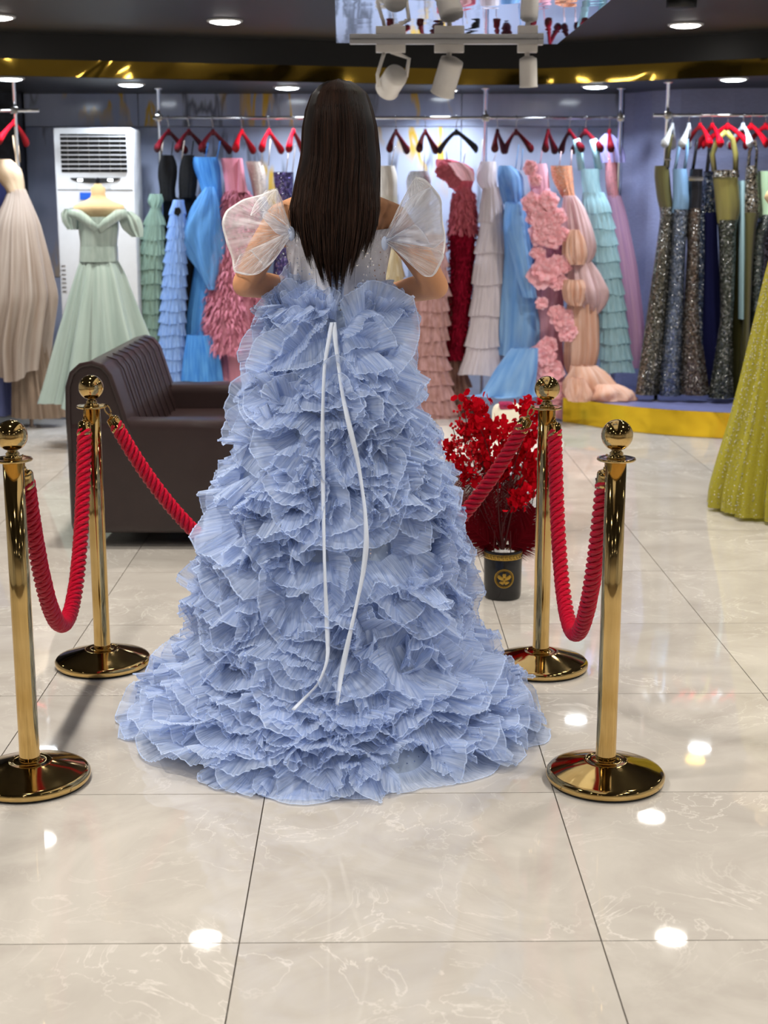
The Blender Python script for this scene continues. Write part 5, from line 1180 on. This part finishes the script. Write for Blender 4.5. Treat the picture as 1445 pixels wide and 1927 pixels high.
for k in range(30):                    # key pattern on the band
    for (du, dz, w, h) in ((0, .0065, .0115, .0016), (-.005, 0, .0016, .012), (.001, -.002, .0016, .009), (.003, -.0055, .006, .0016)):
        a = 2*PI*k/30+du/(pr_*1.03); p = (PX+pr_*1.03*math.cos(a), PYY+pr_*1.03*math.sin(a), ph_-.021+dz); v, f = boxVF((0, 0, 0), (w, .0016, h), (0, 0, a+PI/2)); A.add(v+np.array(p), f)
A.mk('key_pattern', m_pot, pp, smooth=False)
MZ0 = .092
def onpot(u, z, off=.0012): a = -PI/2+u/pr_; rr = pr_*1.015+off; return (PX+rr*math.cos(a), PYY+rr*math.sin(a), z)
A = Acc()
for r0, wd in ((.036, .0022), (.031, .001)):
    V, F = tubeVF(np.array([onpot(r0*math.cos(t_), MZ0+r0*math.sin(t_)) for t_ in np.linspace(0, 2*PI, 48)]), wd, 6, cap=False); A.add(V, F)
def blob(us, zs, off=.0015):
    V = [onpot(u, MZ0+z, off) for u, z in zip(us, zs)]+[onpot(sum(us)/len(us), MZ0+sum(zs)/len(zs), off+.003)]; n_ = len(us); A.add(V, [[i, (i+1) % n_, n_] for i in range(n_)])
for s in (-1, 1):                      # winged figure inside the ring
    blob([s*.002, s*.012, s*.022, s*.027, s*.021, s*.012, s*.004], [.004, .010, .016, .006, -.002, -.006, -.008])
    blob([s*.004, s*.014, s*.020, s*.012, s*.003], [-.010, -.010, -.016, -.022, -.024])
blob([-.005, .005, .007, .004, 0, -.004, -.007], [.020, .020, .013, .004, .001, .004, .013]); blob([-.004, .004, .003, 0, -.003], [-.002, -.002, -.016, -.022, -.016])
A.mk('medallion', m_gp, pp, label='round gold medallion')
m_rl = C('red_leaf', srgb(222, 20, 38), .3, streak=.4, su=4, sv=4, col2=srgb(160, 8, 24)); m_rs = pbr('stem_dark', srgb(70, 20, 22), .6); m_ber = pbr('red_berry', srgb(190, 14, 30), .3); m_pf = C('dark_red_frond', srgb(104, 16, 26), .25, streak=.4, su=5, sv=5)
top = Vector((PX, PYY, ph_-.02))
def stem(tgt, bow, n=16):
    d = tgt-top; sd = Vector((-d.z, 0, d.x)).normalized()*bow; return np.array([top+d*f+sd*math.sin(PI*f)+Vector((0, 0, 0)) for f in np.linspace(0, 1, n)])
g = np.random.RandomState(9)
sprays = [(878, 748, -.10), (905, 752, .0), (842, 835, .08), (872, 800, .02), (895, 790, -.05), (925, 790, .05), (948, 800, -.12), (985, 755, .10), (1015, 760, -.08), (1005, 800, -.03), (985, 835, .10), (1012, 850, -.05), (1000, 900, .12), (965, 860, .0), (990, 925, -.10), (860, 870, -.06), (905, 850, .06), (935, 860, -.03), (968, 822, .03), (1008, 880, .04)]
for i, (x, y, dy) in enumerate(sprays):
    tg = U(x, y, PYY+dy); P = stem(tg, g.uniform(-.04, .04)); A = Acc(); V, F = tubeVF(P, np.linspace(.003, .0012, 16), 5); s_ = mk('flower_spray', V, F, m_rs, pp, uv=V[:, :2])
    nl = 74; A = Acc()
    for k in range(nl):
        f = 1-abs(g.randn())*.13; f = max(.55, f); p = np.array([np.interp(f*15, range(16), P[:, q]) for q in range(3)])+g.randn(3)*[.017, .017, .017]*(1.25-f*.25)
        r = g.uniform(.009, .0165); e = Euler((g.rand()*6.28, g.rand()*6.28, g.rand()*6.28)).to_matrix(); m_ = 6
        aa = np.arange(m_)*2*PI/m_; L = np.stack([np.cos(aa)*r*1.2, np.sin(aa)*r*.8, .003*np.cos(aa*2)], 1); L = np.vstack([L, [0, 0, -.003]])@np.array(e).T+p; A.add(L, [[q, (q+1) % m_, m_] for q in range(m_)], np.full((m_+1, 2), g.rand()))
    A.mk('petals', m_rl, s_, kind='stuff')
for i, (x, y, dy) in enumerate(((872, 762, -.02), (852, 805, -.05), (862, 775, .02), (885, 830, -.08))):   # berry twigs
    tg = U(x, y, PYY+dy); P = stem(tg, .02); V, F = tubeVF(P, .0015, 5); s_ = mk('berry_twig', V, F, m_rs, pp, uv=V[:, :2]); A = Acc()
    for k in range(26):
        p = P[-1-int(g.rand()*6)]+g.randn(3)*.011; v, f = ell(p, (.0058,)*3, 8, 6); A.add(v, f)
    A.mk('berries', m_ber, s_, kind='stuff')
fr_ = [(846, 885, -.08, .05, .085), (870, 900, -.02, .04, .08), (893, 880, .02, .02, .08), (925, 900, -.05, .01, .07), (960, 895, .03, -.02, .07), (1006, 955, -.03, -.03, .10), (1012, 1000, .03, -.02, .08), (880, 985, .02, .03, .07), (945, 870, 0, 0, .06), (905, 935, .06, .03, .08), (978, 930, .08, -.03, .08)]
for i, (x, y, dy, bow, ll) in enumerate(fr_):
    tg = U(x, y, PYY+dy); P = stem(tg, bow, 30); V, F = tubeVF(P, np.linspace(.0022, .0006, 30), 5); A = Acc(); A.add(V, F, V[:, :2]); Tn = np.gradient(P, axis=0); Tn /= np.linalg.norm(Tn, axis=1)[:, None]
    for k in range(66):
        f = .16+.84*k/66; c = np.array([np.interp(f*29, range(30), P[:, q]) for q in range(3)]); tn = Tn[int(f*29)]; sd = np.cross(tn, [0, 1, 0]); sd /= np.linalg.norm(sd)
        for s in (-1, 1):
            L = ll*(.45+.55*math.sin(PI*min(1, f*.85+.1)))*g.uniform(.85, 1.1); d = sd*s*.75+tn*.75+np.array([0, g.uniform(-.25, .25), -.12]); d /= np.linalg.norm(d); w = np.cross(d, [0, 1, 0])*.0014
            A.add([c-w, c+w, c+d*L*.6+w*.8, c+d*L, c+d*L*.6-w*.8], [[0, 1, 2, 4], [4, 2, 3]], np.full((5, 2), g.rand()))
    A.mk('palm_frond', m_pf, pp, label='dark red palm frond')
lathe('filler', [(pr_*.9, ph_-.03), (pr_*.9, ph_-.016), (.03, ph_-.006), (.002, ph_-.004)], (PX, PYY, 0), pbr('white_stones', (.7, .7, .7), .7, noise=.3, nscale=200, bump=1, bscale=150), pp, 24)
for k in range(5):
    a = k*1.3; tube('wire_support', [(PX+.055*math.cos(a), PYY+.055*math.sin(a), ph_-.02), (PX+.05*math.cos(a), PYY+.05*math.sin(a), ph_+.08)], .002, m_rs, pp, 5)
